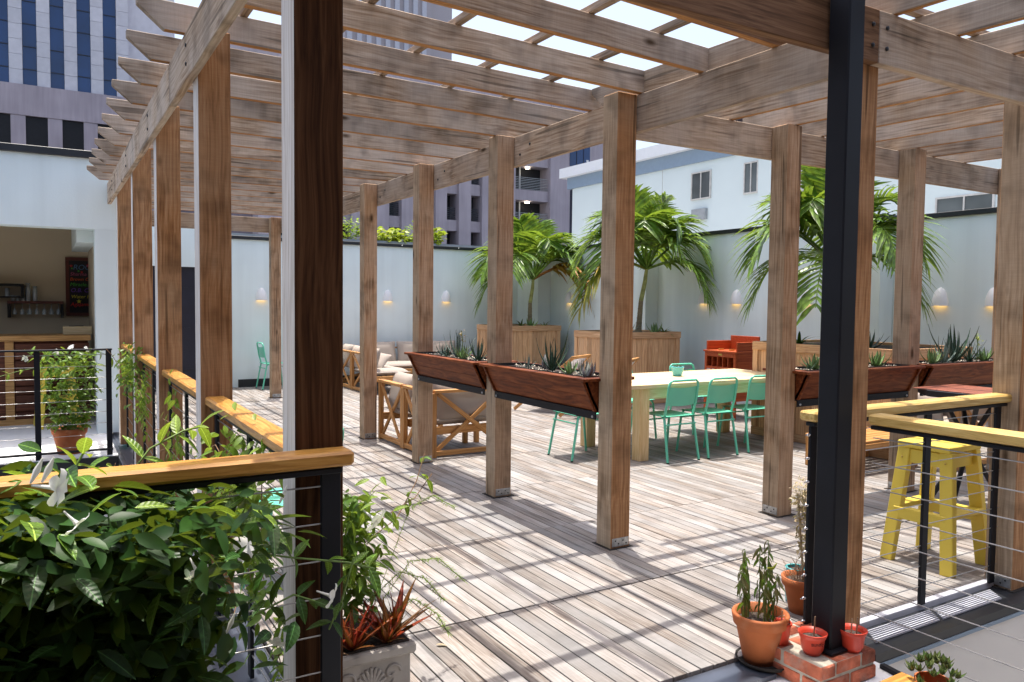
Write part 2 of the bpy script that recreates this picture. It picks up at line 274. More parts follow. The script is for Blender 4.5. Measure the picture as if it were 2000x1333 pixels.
# ------------------------------------------------------------------ mesh helpers
class MB:
    def __init__(s): s.v = []; s.f = []; s.m = []; s.sm = []
    def add(s, vs, fs, mi=0, smooth=False):
        o = len(s.v); s.v += [tuple(x) for x in vs]
        for f in fs: s.f.append(tuple(i + o for i in f)); s.m.append(mi); s.sm.append(smooth)
        return s
    def box(s, x0, y0, z0, x1, y1, z1, mi=0, b=0.0, faces=None):
        if b <= 0:
            vs = [(x0, y0, z0), (x1, y0, z0), (x1, y1, z0), (x0, y1, z0), (x0, y0, z1), (x1, y0, z1), (x1, y1, z1), (x0, y1, z1)]
            s.add(vs, [(0, 3, 2, 1), (4, 5, 6, 7), (0, 1, 5, 4), (1, 2, 6, 5), (2, 3, 7, 6), (3, 0, 4, 7)], mi)
        else:
            bm = bmesh.new(); bmesh.ops.create_cube(bm, size=1.0)
            for v in bm.verts: v.co = Vector(((x0 + x1) / 2 + v.co.x * (x1 - x0), (y0 + y1) / 2 + v.co.y * (y1 - y0), (z0 + z1) / 2 + v.co.z * (z1 - z0)))
            bmesh.ops.bevel(bm, geom=list(bm.edges), offset=b, segments=1, affect='EDGES', profile=0.5)
            bm.verts.index_update()
            s.add([v.co.copy() for v in bm.verts], [tuple(v.index for v in f.verts) for f in bm.faces], mi); bm.free()
        return s
    def obox(s, A, B, w, h, mi=0, upv=(0, 0, 1), b=0.0):
        A = Vector(A); B = Vector(B); x = (B - A); L = x.length; x.normalize(); u = Vector(upv)
        y = u.cross(x)
        if y.length < 1e-4: y = Vector((0, 1, 0)).cross(x)
        y.normalize(); z = x.cross(y)
        t = MB(); t.box(0, -w / 2, -h / 2, L, w / 2, h / 2, 0, b)
        s.add([A + x * p[0] + y * p[1] + z * p[2] for p in t.v], t.f, mi); return s
    def tube(s, pts, r, n=8, mi=0, cap=True, smooth=True):
        pts = [Vector(p) for p in pts]; rs = r if isinstance(r, (list, tuple)) else [r] * len(pts)
        rings = []; ref = None
        for i, p in enumerate(pts):
            d = (pts[min(i + 1, len(pts) - 1)] - pts[max(i - 1, 0)]).normalized()
            if ref is None: ref = Vector((0, 0, 1)) if abs(d.z) < 0.9 else Vector((1, 0, 0))
            a = (ref - d * ref.dot(d))
            if a.length < 1e-5: a = d.orthogonal()
            a.normalize(); ref = a; c = d.cross(a)
            rings.append([p + (a * math.cos(2 * math.pi * k / n) + c * math.sin(2 * math.pi * k / n)) * rs[i] for k in range(n)])
        vs = [q for rg in rings for q in rg]; fs = []
        for i in range(len(pts) - 1):
            for k in range(n): fs.append((i * n + k, i * n + (k + 1) % n, (i + 1) * n + (k + 1) % n, (i + 1) * n + k))
        s.add(vs, fs, mi, smooth)
        if cap: s.add(rings[0], [tuple(range(n))[::-1]], mi); s.add(rings[-1], [tuple(range(n))], mi)
        return s
    def lathe(s, prof, n=20, mi=0, c=(0, 0, 0), smooth=True):
        vs = []; fs = []
        for r, z in prof:
            for k in range(n): vs.append((c[0] + r * math.cos(2 * math.pi * k / n), c[1] + r * math.sin(2 * math.pi * k / n), c[2] + z))
        for i in range(len(prof) - 1):
            for k in range(n): fs.append((i * n + k, i * n + (k + 1) % n, (i + 1) * n + (k + 1) % n, (i + 1) * n + k))
        s.add(vs, fs, mi, smooth); return s
    def disc(s, r, z, n=20, mi=0, c=(0, 0, 0)):
        s.add([(c[0] + r * math.cos(2 * math.pi * k / n), c[1] + r * math.sin(2 * math.pi * k / n), c[2] + z) for k in range(n)], [tuple(range(n))], mi); return s
    def prism(s, poly, y0, y1, mi=0):
        """polygon of (x,z) extruded along y"""
        n = len(poly); vs = [(x, y0, z) for x, z in poly] + [(x, y1, z) for x, z in poly]
        fs = [tuple(range(n)), tuple(range(2 * n - 1, n - 1, -1))] + [(i, i + n, (i + 1) % n + n, (i + 1) % n) for i in range(n)]
        s.add(vs, fs, mi); return s
    def mesh(s, name, mats):
        me = bpy.data.meshes.new(name); me.from_pydata(s.v, [], s.f)
        for m in (mats if isinstance(mats, (list, tuple)) else [mats]): me.materials.append(MATS[m])
        me.polygons.foreach_set('material_index', s.m); me.polygons.foreach_set('use_smooth', s.sm)
        me.update()
        bm = bmesh.new(); bm.from_mesh(me); bmesh.ops.recalc_face_normals(bm, faces=list(bm.faces)); bm.to_mesh(me); bm.free()
        return me
    def build(s, name, mats, parent=None, loc=None, rot=None, kind=None):
        return link(name, s.mesh(name, mats), parent, loc, rot, kind)
def link(name, me, parent=None, loc=None, rot=None, kind=None, scale=None):
    o = bpy.data.objects.new(name, me); COL.objects.link(o)
    if parent is not None: o.parent = parent
    if loc is not None: o.location = loc
    if rot is not None: o.rotation_euler = rot
    if scale is not None: o.scale = scale
    if kind: o['kind'] = kind
    return o
def tag(o, label, cat, group=None, kind=None):
    o['label'] = label; o['category'] = cat
    if group: o['group'] = group
    if kind: o['kind'] = kind
    return o
def thing(name, label, cat, loc=(0, 0, 0), rz=0.0, group=None):
    o = bpy.data.objects.new(name, None); COL.objects.link(o); o.empty_display_size = 0.1
    o.location = loc; o.rotation_euler = (0, 0, rz)
    return tag(o, label, cat, group)
def copy_thing(src, label, loc, rz=0.0):
    c = src.copy(); COL.objects.link(c); c.location = loc; c.rotation_euler = (0, 0, rz); c['label'] = label
    for ch in list(src.children):
        d = ch.copy(); COL.objects.link(d); d.parent = c
        for g in list(ch.children):
            e = g.copy(); COL.objects.link(e); e.parent = d
    return c
def frame_of(A, B, upv=(0, 0, 1)):
    A = Vector(A); B = Vector(B); x = B - A; L = x.length; x.normalize(); y = Vector(upv).cross(x)
    if y.length < 1e-4: y = Vector((0, 1, 0)).cross(x)
    y.normalize(); z = x.cross(y)
    m = Matrix((x, y, z)).transposed().to_4x4(); m.translation = A
    return m, L
CACHE = {}
def timber(name, A, B, w, h, mat, parent=None, b=0.003, upv=(0, 0, 1), kind=None):
    """straight piece of timber or bar from A to B, long axis = local x"""
    m, L = frame_of(A, B, upv); key = (round(L, 3), round(w, 4), round(h, 4), mat, b)
    if key not in CACHE:
        t = MB(); t.box(0, -w / 2, -h / 2, L, w / 2, h / 2, 0, b); CACHE[key] = t.mesh(name, mat)
    o = link(name, CACHE[key], parent, kind=kind); o.matrix_basis = m
    return o
def rod(name, A, B, r, mat, parent=None, n=6):
    m, L = frame_of(A, B); key = ('rod', round(L, 3), round(r, 4), mat, n)
    if key not in CACHE:
        CACHE[key] = MB().tube([(0, 0, 0), (L, 0, 0)], r, n).mesh(name, mat)
    o = link(name, CACHE[key], parent); o.matrix_basis = m
    return o
# ================================================================== SETTING
MB().add([(-600, -600, -9), (600, -600, -9), (600, 900, -9), (-600, 900, -9)], [(0, 1, 2, 3)]).build('ground', 'asphalt', kind='structure')
MB().box(7.0, -12, 1.2, 17.6, 30, 1.6).build('side_bounce_roof', 'roof_grey', kind='structure')  # unseen slab added to bounce sunlight onto the hotel wall
MB().box(-30, 12.2, 0.8, 6.9, 44.5, 1.2).build('rear_bounce_roof', 'roof_grey', kind='structure')  # also unseen, added to throw sunlight back at the tower and garage
# near roof where the photographer stands, and the landing in front of the bar
MB().box(-2.2, -2.15, -0.35, 0.06, -1.56, -0.04).build('near_roof', 'white_roof', kind='structure')
nt_ = MB(); nt_.box(-9, -5.2, -0.35, 0.06, -2.154, -0.05); nt_.box(-9, -2.15, -0.35, -2.204, -1.56, -0.05); nt_.build('low_bounce_floor', 'terrace_grey', kind='structure')  # floor darkened here to cut the sunlight bounced up onto the bush
MB().box(-9, 4.66, -0.12, -2.52, 12.0, 0.0).build('landing_floor', 'white_roof', kind='structure')
MB().box(-9, 4.62, -0.22, -2.52, 4.66, -0.004).build('landing_fascia', 'coping_black', kind='structure')
# light wells
lw = MB(); lw.box(-9, 4.70, -5, -2.52, 4.9, -0.13); lw.box(-2.52, -1.56, -5, -2.36, 12, -0.16); lw.box(-9, -1.75, -5, -2.52, -1.60, -0.36)
lw.build('left_light_well', 'white_siding', kind='structure')
MB().box(-9, -1.6, -5.2, -2.52, 4.7, -5).build('left_light_well_floor', 'asphalt', kind='structure')
rw = MB(); rw.box(0.10, -1.78, -5, 8, -1.735, -0.079); rw.box(0.0, -9, -5, 0.10, -1.92, -0.36)
rw.build('right_light_well', 'white_siding', kind='structure')
MB().box(0.1, -9, -2.4, 8, -1.785, -2.2).build('right_light_well_floor', 'roof_grey', kind='structure')
ld = MB(); ld.box(0.10, -1.785, -0.076, 8, -1.58, -0.03, 0); ld.box(0.10, -1.79, -0.095, 8, -1.786, -0.077, 2)
led = ld.build('right_ledge', ['coping_black', 'slate_metal', 'hotel_blue'], kind='structure')
MB().box(0.14, -1.578, -0.05, 8, -1.538, 0.004, 0, 0.003).build('edge_trim', 'trim_grey', led)
for x0, x1 in ((0.28, 0.80), (0.83, 1.38)):
    for k in range(7): MB().box(x0 - 0.012 * k, 0, 0, x1 - 0.012 * k, 0.006, 0.008).build('grating_bar', 'trim_grey', led, (0.0, -1.62 - k * 0.0155, -0.026))
# coping under the left row of posts
cp = MB(); cp.box(-2.51, -1.56, -0.10, -2.285, 12.0, -0.035, 0); cp.box(-2.32, -1.55, -0.034, -2.285, 12.0, -0.008, 0); cp.box(-2.47, -1.55, -0.034, -2.455, 12, -0.026, 0)
cp.build('left_ledge', 'slate_metal', kind='structure')

# ---- timber deck: every nearer board is its own piece
deck = MB().box(-2.284, -1.52, -0.12, 7.0, 10.37, -0.032).build('deck', 'under', kind='structure')
PITCH = 0.0768; rows = [-1.535, -0.60, 0.52, 1.66, 2.88, 4.05, 5.22, 6.38, 7.55, 8.75, 10.36]
brd = []
for j in range(len(rows) - 1):
    for i in range(int((6.6 + 2.27) / PITCH)):
        x = -2.268 + i * PITCH; y0, y1 = rows[j] + (0.006 if j == 1 else 0.0025), rows[j + 1] - (0.006 if j == 0 else 0.0025)
        cx, cy = x + PITCH / 2, (y0 + y1) / 2
        d = Vector((cx + 3.09, cy + 3.88)); view = abs(math.degrees(math.atan2(d.x, d.y)) - 30.9)
        brd.append((d.length + (50 if view > 36 else 0), x, y0, y1))
brd.sort()
bmesh_cache = {}
rest = MB()
for n, (d, x, y0, y1) in enumerate(brd):
    dz = random.uniform(-0.0012, 0.0012)
    if n < 300:
        k = round(y1 - y0, 3)
        if k not in bmesh_cache: bmesh_cache[k] = MB().box(0, 0, -0.026, PITCH - 0.0062, y1 - y0, 0, 0, 0.0016).mesh('board', 'deck_y')
        link('board', bmesh_cache[k], deck, (x, y0, dz))
    else:
        rest.box(x, y0, -0.026 + dz, x + PITCH - 0.0062, y1, dz)
rest.build('distant_boards', 'deck_y', deck, kind='stuff')
# steel flashing along the front edge of the deck
MB().box(-2.27, -1.70, -0.038, -0.46, -1.537, -0.018).build('front_flashing', 'slate_metal', kind='structure')

# ================================================================== PERGOLA
pg = thing('pergola', 'weathered cedar pergola of square posts, beams and open rafters over the deck', 'pergola')
PW = 0.15; HB = 2.62; HT = 2.85
def post(x, y, h, mats, plate=None):
    t = MB(); t.box(-PW / 2, -PW / 2, 0.0, PW / 2, PW / 2, h, 0, 0.004)
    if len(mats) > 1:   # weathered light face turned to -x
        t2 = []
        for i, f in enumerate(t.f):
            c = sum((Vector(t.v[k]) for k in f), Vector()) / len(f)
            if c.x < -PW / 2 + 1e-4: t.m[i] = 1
    o = t.build('post', mats, pg, (x, y, 0.0))
    p = MB()
    if plate == 'y': p.box(-0.066, -PW / 2 - 0.004, 0.012, 0.066, -PW / 2 - 0.0008, 0.066, 0, 0.002)
    if plate == 'x': p.box(-PW / 2 - 0.004, -0.066, 0.012, -PW / 2 - 0.0008, 0.066, 0.066, 0, 0.002)
    if plate:
        for sx, sz in ((-0.04, 0.05), (-0.015, 0.03), (0.02, 0.048), (0.045, 0.028)):
            if plate == 'y': p.box(sx - 0.004, -PW / 2 - 0.0065, sz - 0.004, sx + 0.004, -PW / 2 - 0.004, sz + 0.004, 1)
            else: p.box(-PW / 2 - 0.0065, sx - 0.004, sz - 0.004, -PW / 2 - 0.004, sx + 0.004, sz + 0.004, 1)
        p.build('base_bracket', ['galv', 'steel_dark'], o)
        s = MB(); s.box(-PW / 2 - 0.02, -PW / 2 - 0.02, -0.02, PW / 2 + 0.02, PW / 2 + 0.02, 0.002, 0); s.build('footing', 'under', o, (0, 0, 0.001))
    return o
L_Y = [-1.47, 0.226, 1.92, 3.62, 5.32]; LX = -2.382
M_Y = [0.0, 1.481, 2.963, 4.444, 5.925, 7.407, 8.62]
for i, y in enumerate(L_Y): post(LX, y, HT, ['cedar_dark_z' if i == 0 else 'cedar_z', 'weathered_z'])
for i, y in enumerate(M_Y): post(0.0, y, HT, ['cedar_z' if i == 0 else 'cedar_bounce_z', 'cedar_west_z'], 'y')
for i, x in enumerate([1.545, 3.09, 4.635]): post(x, 0.0, HT, ['cedar_bounce_z', 'cedar_west_z'], 'x')
for px, pl in ((0.065, 'y'), (1.565, 'x'), (3.11, None)):
    q = post(px, -1.60, HT + 0.029, ['cedar_z', 'cedar_west_z'], pl); q.location.z = -0.029
zb = (HB + HT) / 2; hb = HT - HB
timber('beam', (LX - 0.096, -1.80, zb), (LX - 0.096, 0.86, zb), 0.04, hb, 'cedar_x', pg)
timber('beam', (LX - 0.096, 0.866, zb), (LX - 0.096, 6.10, zb), 0.04, hb, 'cedar_x', pg)
for a, b_ in [(-1.66, 0.02), (0.024, 1.483), (1.487, 2.965), (2.969, 5.92), (5.924, 8.62)]:
    timber('beam', (0.097, a, zb), (0.097, b_, zb), 0.04, hb, 'cedar_x', pg)
timber('beam', (0.121, 0.097, zb), (1.52, 0.097, zb), 0.04, hb, 'cedar_x', pg)
timber('beam', (1.524, 0.097, zb), (3.09, 0.097, zb), 0.04, hb, 'cedar_x', pg)
timber('beam', (3.094, 0.097, zb), (6.0, 0.097, zb), 0.04, hb, 'cedar_x', pg)
timber('beam', (-2.60, -1.70, zb), (0.066, -1.70, zb), 0.045, hb, 'cedar_warm_x', pg)
timber('beam', (0.07, -1.70, zb), (4.2, -1.70, zb), 0.045, hb, 'cedar_x', pg)
timber('beam', (-2.40, 8.72, zb), (0.06, 8.72, zb), 0.04, hb, 'cedar_x', pg)
timber('beam', (-2.40, 6.16, zb), (-2.40, 8.69, zb), 0.04, hb, 'cedar_x', pg)
RH = 0.14
def rafter(A, B, tailA=True, tailB=True, mat='cedar_x'):
    m, L = frame_of(A, B); c = 0.12; top = RH; mid = RH - 0.04
    poly = [(0, top), (0, mid), (c, 0)] if tailA else [(0, top), (0, 0)]
    poly += [(L - c, 0), (L, mid), (L, top)] if tailB else [(L, 0), (L, top)]
    tt_ = MB().prism(poly, -0.02, 0.02)
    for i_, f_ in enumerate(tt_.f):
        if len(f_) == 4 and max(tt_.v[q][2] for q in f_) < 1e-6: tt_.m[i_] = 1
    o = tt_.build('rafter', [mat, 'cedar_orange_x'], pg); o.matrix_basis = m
    bv = o.modifiers.new('bevel', 'BEVEL'); bv.width = 0.003; bv.segments = 1
    return o
Z0 = HT + 0.002
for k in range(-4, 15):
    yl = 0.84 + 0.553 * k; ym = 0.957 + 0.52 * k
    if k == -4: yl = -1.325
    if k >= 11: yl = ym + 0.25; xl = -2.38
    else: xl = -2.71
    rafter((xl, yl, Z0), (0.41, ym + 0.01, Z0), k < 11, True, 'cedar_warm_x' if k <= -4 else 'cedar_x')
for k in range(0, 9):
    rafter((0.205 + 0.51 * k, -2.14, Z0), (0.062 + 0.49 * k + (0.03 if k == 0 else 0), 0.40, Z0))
zt = Z0 + RH + 0.021
for x in (-0.25, -0.74, -1.23, -1.72, -2.21): timber('batten', (x, -1.85, zt), (x, 8.6, zt), 0.042, 0.038, 'batten_x', pg)
for y in (0.33, -0.06, -0.55, -1.04, -1.53): timber('batten', (0.45, y, zt), (4.6, y, zt), 0.042, 0.038, 'batten_x', pg)

for x in (0.02, 0.12, 1.52, 1.61):
    for z in (2.69, 2.78): MB().lathe([(0.010, 0), (0.010, 0.006), (0.004, 0.008), (0, 0.008)], 8).build('bolt', 'coping_black', pg, (x, -1.7226, z), (R(90), 0, 0))
for y in M_Y[1:]:
    for dy in (-0.16, -0.30): MB().lathe([(0.010, 0), (0.010, 0.005), (0, 0.007)], 8).build('bolt', 'coping_black', pg, (0.0768, y + dy, 2.70 + 0.06 * (dy < -0.2)), (0, R(-90), 0))
for y in L_Y:
    for z in (2.69, 2.78): MB().lathe([(0.010, 0), (0.010, 0.005), (0, 0.007)], 8).build('bolt', 'coping_black', pg, (LX - 0.1162, y, z), (0, R(-90), 0))
# ================================================================== WALLS
def wall(name, label, boxes, copes):
    o = thing(name, label, 'wall')
    for b_ in boxes: MB().box(*b_).build('wall_panel', 'white_wall', o)
    for c in copes: MB().box(*c, 0, 0.004).build('coping', 'coping_black', o)
    return o
bw = wall('parapet_wall', 'long white rendered wall with black coping behind the sofas at the back', [(-0.45, 10.37, -0.1, 5.56, 10.57, 2.62)], [(-0.5, 10.33, 2.621, 5.56, 10.60, 2.68)])
MB().box(-0.22, 10.352, 0.0, 5.5, 10.368, 0.14).build('baseboard', 'coping_black', bw)
for k in range(9): MB().lathe([(0.0, -0.012), (0.012, -0.008), (0.012, 0)], 8).build('coping_screw', 'galv', bw, (0.4 + 0.62 * k, 10.33, 2.65), (R(-90), 0, 0))
wall('parapet_wall', 'tall white wall in stepped bays behind the three palm trees', [(5.561, 9.55, -0.1, 6.4, 10.569, 2.62), (5.86, 6.55, -0.1, 6.5, 9.549, 2.62), (6.14, 2.30, -0.1, 6.8, 6.549, 2.68), (6.42, -3.0, -0.1, 7.0, 2.299, 2.66)],
     [(5.52, 9.5, 2.621, 5.93, 10.60, 2.68), (5.82, 6.5, 2.622, 6.13, 9.5, 2.682), (6.10, 2.25, 2.681, 6.43, 6.5, 2.742), (6.38, -3.0, 2.661, 6.73, 2.25, 2.722)])
lw2 = wall('side_wall', 'white wall with a dark doorway beside the pergola at the far left', [(-2.38, 10.2, 2.10, -0.45, 10.5, 2.75), (-0.56, 10.2, -0.05, -0.45, 10.5, 2.1), (-2.38, 10.2, -0.05, -1.95, 10.5, 2.1)], [])
dr = MB(); dr.box(-1.95, 10.28, 0.0, -0.56, 10.33, 2.1, 0)
for zz in (0.35, 1.05, 1.75): dr.box(-1.93, 10.27, zz, -0.58, 10.279, zz + 0.015, 0)
d_o = dr.build('door', 'navy', lw2); MB().tube([(-1.2, 10.25, 0.95), (-1.2, 10.25, 1.15)], 0.012).build('handle', 'galv', d_o)

# ================================================================== BAR BUILDING
bb = thing('bar_building', 'white flat roofed building with a wide opening onto a bar', 'building', (-2.4, 6.13, 0))
def P(name, mat, x0, y0, z0, x1, y1, z1, b=0.0, par=None):   # world coordinates, parented to bb
    o = MB().box(x0 + 2.4, y0 - 6.13, z0, x1 + 2.4, y1 - 6.13, z1, 0, b).build(name, mat, par or bb); return o
P('pillar', 'white_wall', -2.628, 6.13, 0.0, -2.40, 6.42, 2.335)
P('wall', 'white_wall', -9, 6.13, 2.336, -2.40, 6.42, 3.12)
P('wall', 'white_wall', -2.56, 6.421, 0.0, -2.40, 10.2, 3.12)
P('coping', 'coping_black', -9, 6.09, 3.121, -2.37, 6.45, 3.20, 0.004)
P('roof', 'white_roof', -9, 6.43, 2.95, -2.57, 9.0, 3.1)
P('interior_wall', 'tan_wall', -9, 8.65, 0.0, -2.57, 8.8, 2.94)
P('interior_side_wall', 'tan_wall', -2.60, 6.425, 0.0, -2.562, 8.64, 2.94)
P('ceiling', 'tan_wall', -9, 6.43, 2.60, -2.61, 8.64, 2.64)
P('soffit', 'white_wall', -2.80, 6.43, 2.2, -2.601, 8.64, 2.599)
P('wall', 'white_wall', -9, 6.43, 0, -6.2, 8.64, 2.6)
# bar counter
bc = thing('bar_counter', 'bar counter with honey coloured top and dark red slatted front', 'counter', (-4, 7.2, 0))
MB().box(-3, -0.02, 1.02, 1.36, 0.55, 1.09, 0, 0.006).build('counter_top', 'barwood_x', bc)
MB().box(-3, 0.06, 0.0, 1.33, 0.10, 1.015).build('front_panel', 'barred_x', bc)
for k in range(9): MB().box(0.55, 0.025, 0.06 + k * 0.105, 1.34, 0.055, 0.15 + k * 0.105, 0, 0.004).build('slat', 'barred_x', bc)
for xx in (0.45, -1.6): MB().box(xx, 0.01, 0.0, xx + 0.09, 0.058, 1.015).build('upright', 'barwood_x', bc)
MB().box(-3, 0.0, 0.0, 1.34, 0.02, 0.07).build('foot_rail', 'barwood_x', bc)
# glasses rack shelves on the bar wall
def glass(name, label, loc, prof, flip=False, group=None):
    o = MB().lathe(prof, 10).build(name, 'glassware', None, loc, (math.pi, 0, 0) if flip else None)
    return tag(o, label, 'glass' if name == 'drinking_glass' else 'bottle', group)
sh = thing('rack_shelf', 'dark shelf with hanging glasses beside the menu board', 'shelf', (-3.24, 8.62, 1.47))
MB().box(-0.32, -0.22, 0.0, 0.33, 0.02, 0.035).build('shelf_board', 'frame_red', sh)
for xx in (-0.32, 0.295): MB().box(xx, -0.2, -0.19, xx + 0.035, 0.02, -0.001).build('bracket', 'board_black', sh)
sh2 = thing('rack_shelf', 'dark shelf with upturned glasses at the far left of the bar', 'shelf', (-3.66, 8.62, 1.70))
MB().box(-0.5, -0.22, 0.0, 0.29, 0.02, 0.035).build('shelf_board', 'board_black', sh2); MB().box(0.255, -0.2, -0.16, 0.29, 0.02, -0.001).build('bracket', 'board_black', sh2)
MB().box(-0.5, -0.2, -0.155, 0.25, 0.0, -0.135).build('lower_board', 'board_black', sh2)
for k in range(7):
    glass('drinking_glass', ['leftmost', 'second from left', 'third from left', 'fourth from left', 'fifth from left', 'sixth from left', 'rightmost'][k] + ' clear glass hanging upside down below the lower bar shelf', (-3.48 + k * 0.085, 8.52, 1.465 - 0.0), [(0.024, 0), (0.004, 0.006), (0.004, 0.06), (0.022, 0.085), (0.028, 0.14)], True, 'glasses hanging under the shelf')
for k in range(3):
    glass('drinking_glass', ['left', 'middle', 'right'][k] + ' one of the upturned glasses on the upper left bar rack', (-3.80 + k * 0.12, 8.54, 1.565), [(0.03, 0), (0.028, 0.01), (0.026, 0.11), (0.0, 0.11)], False, 'glasses on the upper rack')
for k in range(2):
    glass('drinking_glass', ['left', 'right'][k] + ' one of two short glasses standing at the left end of the lower shelf', (-3.50 + k * 0.055, 8.52, 1.506), [(0.022, 0), (0.026, 0.07)], False, 'short glasses on the shelf')
glass('glass_bottle', 'small clear bottle left of the two tall bottles', (-3.385, 8.52, 1.506), [(0.026, 0), (0.026, 0.05), (0.012, 0.08), (0.012, 0.1)])
glass('glass_bottle', 'taller of the two clear bottles on the bar shelf', (-3.325, 8.52, 1.506), [(0.03, 0), (0.03, 0.16), (0.02, 0.19), (0.02, 0.22), (0.026, 0.222), (0.026, 0.24), (0, 0.24)])
glass('glass_bottle', 'shorter of the two clear bottles next to the menu board', (-3.245, 8.52, 1.506), [(0.028, 0), (0.028, 0.14), (0.019, 0.165), (0.019, 0.18), (0.025, 0.182), (0.025, 0.2), (0, 0.2)])
def text(s, mat, parent, loc, size, rot=(R(90), 0, 0), name='lettering', ext=0.0015, shear=0.0):
    cu = bpy.data.curves.new('t', 'FONT'); cu.body = s; cu.size = size; cu.extrude = ext; cu.shear = shear
    o = bpy.data.objects.new('t', cu); COL.objects.link(o)
    dg = bpy.context.evaluated_depsgraph_get(); dg.update()
    me = bpy.data.meshes.new_from_object(o.evaluated_get(dg)); bpy.data.objects.remove(o); me.name = name
    me.materials.clear(); me.materials.append(MATS[mat])
    return link(name, me, parent, loc, rot)
mb_ = thing('menu_board', 'black menu board with coloured chalk lettering in a dark red frame', 'menu board', (-2.70, 8.64, 1.30))
MB().box(-0.14, -0.02, 0.04, 0.22, 0.0, 0.78).build('board', 'board_black', mb_)
fr = MB(); fr.box(-0.18, -0.035, 0.0, 0.26, -0.001, 0.045); fr.box(-0.18, -0.035, 0.775, 0.26, -0.001, 0.82); fr.box(-0.18, -0.034, 0.046, -0.135, -0.001, 0.774); fr.box(0.215, -0.034, 0.046, 0.26, -0.001, 0.774)
fr.build('frame', 'frame_red', mb_)
for s_, mt, z, sz, sx in [('ROOF', 'chalk_blue', 0.65, 0.10, -0.09), ('Sharma Cha', 'chalk_pink', 0.565, 0.068, -0.125), ('Brown Chicken', 'chalk_orange', 0.495, 0.062, -0.128), ('Miracle.Blu', 'chalk_green', 0.42, 0.068, -0.128), ('O.B. Cool', 'chalk_violet', 0.335, 0.078, -0.122), ('Water Feline', 'chalk_yellow', 0.25, 0.066, -0.118), ('Agajamento', 'chalk_red', 0.14, 0.072, -0.125)]:
    text(s_, mt, mb_, (sx, -0.0225, z), sz, shear=0.2)
def star(mat, x, z, r, k=5):
    t = MB(); pts = [(x + (r if i % 2 == 0 else r * 0.4) * math.sin(math.pi * i / k), z + (r if i % 2 == 0 else r * 0.4) * math.cos(math.pi * i / k)) for i in range(2 * k)]
    t.prism(pts, -0.024, -0.021).build('drawn_flower', mat, mb_)
star('chalk_red', -0.11, 0.70, 0.022); star('chalk_red', 0.10, 0.71, 0.03); star('chalk_red', 0.02, 0.615, 0.02); star('chalk_yellow', -0.02, 0.205, 0.034); star('chalk_green', -0.10, 0.665, 0.015); star('chalk_green', -0.02, 0.63, 0.018)
reg = thing('wooden_crate', 'small pale wooden box on the bar counter by the pillar', 'box', (-2.78, 7.45, 1.091))
MB().box(-0.16, -0.1, 0, 0.16, 0.1, 0.10, 0, 0.005).build('body', 'table_x', reg); MB().box(-0.09, -0.03, 0.101, 0.07, 0.03, 0.108).build('lid_slot', 'steel_dark', reg)
# fittings at the corner of the bar building
cb = thing('conduit_box', 'white electrical box with vertical conduit on the corner of the bar building', 'electrical box', (-2.36, 6.3, 0))
MB().tube([(0.02, 0.0, 0.75), (0.02, 0, 2.6)], 0.014).build('conduit', 'lightbox', cb); MB().box(-0.02, -0.05, 1.98, 0.05, 0.05, 2.16, 0, 0.006).build('box', 'lightbox', cb)
rb = thing('fire_alarm', 'small red box on the corner beside the white pillar', 'alarm box', (-2.365, 6.28, 1.06)); MB().box(-0.033, -0.05, 0, 0.05, 0.05, 0.16, 0, 0.006).build('housing', 'red_box', rb); MB().box(-0.02, -0.055, 0.02, 0.04, -0.051, 0.05).build('face_plate', 'redpot', rb)
tc_ = thing('folded_chair', 'teal folded chair leaning at the corner below the red box', 'chair', (-2.34, 6.16, 0)); MB().obox((-0.01, 0, 0.01), (0.0, 0.08, 0.85), 0.05, 0.03, 0).build('frame', 'teal', tc_); MB().obox((0.03, 0.02, 0.1), (0.035, 0.09, 0.8), 0.02, 0.3, 0).build('seat', 'teal', tc_)

# added unseen building behind the viewpoint: it shades everything that faces the camera
rbld = thing('rear_shade_building', 'added dark brick building, unseen behind the viewpoint, shading what faces it', 'building', (-5, -5.2, -9))
MB().box(-14, -12, 0, 8.5, 0, 13.4).build('wall', 'brick_dark', rbld); MB().box(-14.2, -12, 13.401, 8.7, 0.2, 13.8).build('cornice', 'concrete', rbld)
for k in range(6):
    for j in range(1):
        w_ = MB().box(-12 + 3.4 * k, 0.001, 10 + 3.6 * j, -10.6 + 3.4 * k, 0.03, 12.2 + 3.6 * j).build('window', 'window_glass', rbld); MB().box(-12.1 + 3.4 * k, 0.002, 9.9 + 3.6 * j, -10.5 + 3.4 * k, 0.1, 9.998 + 3.6 * j).build('sill', 'concrete', w_)
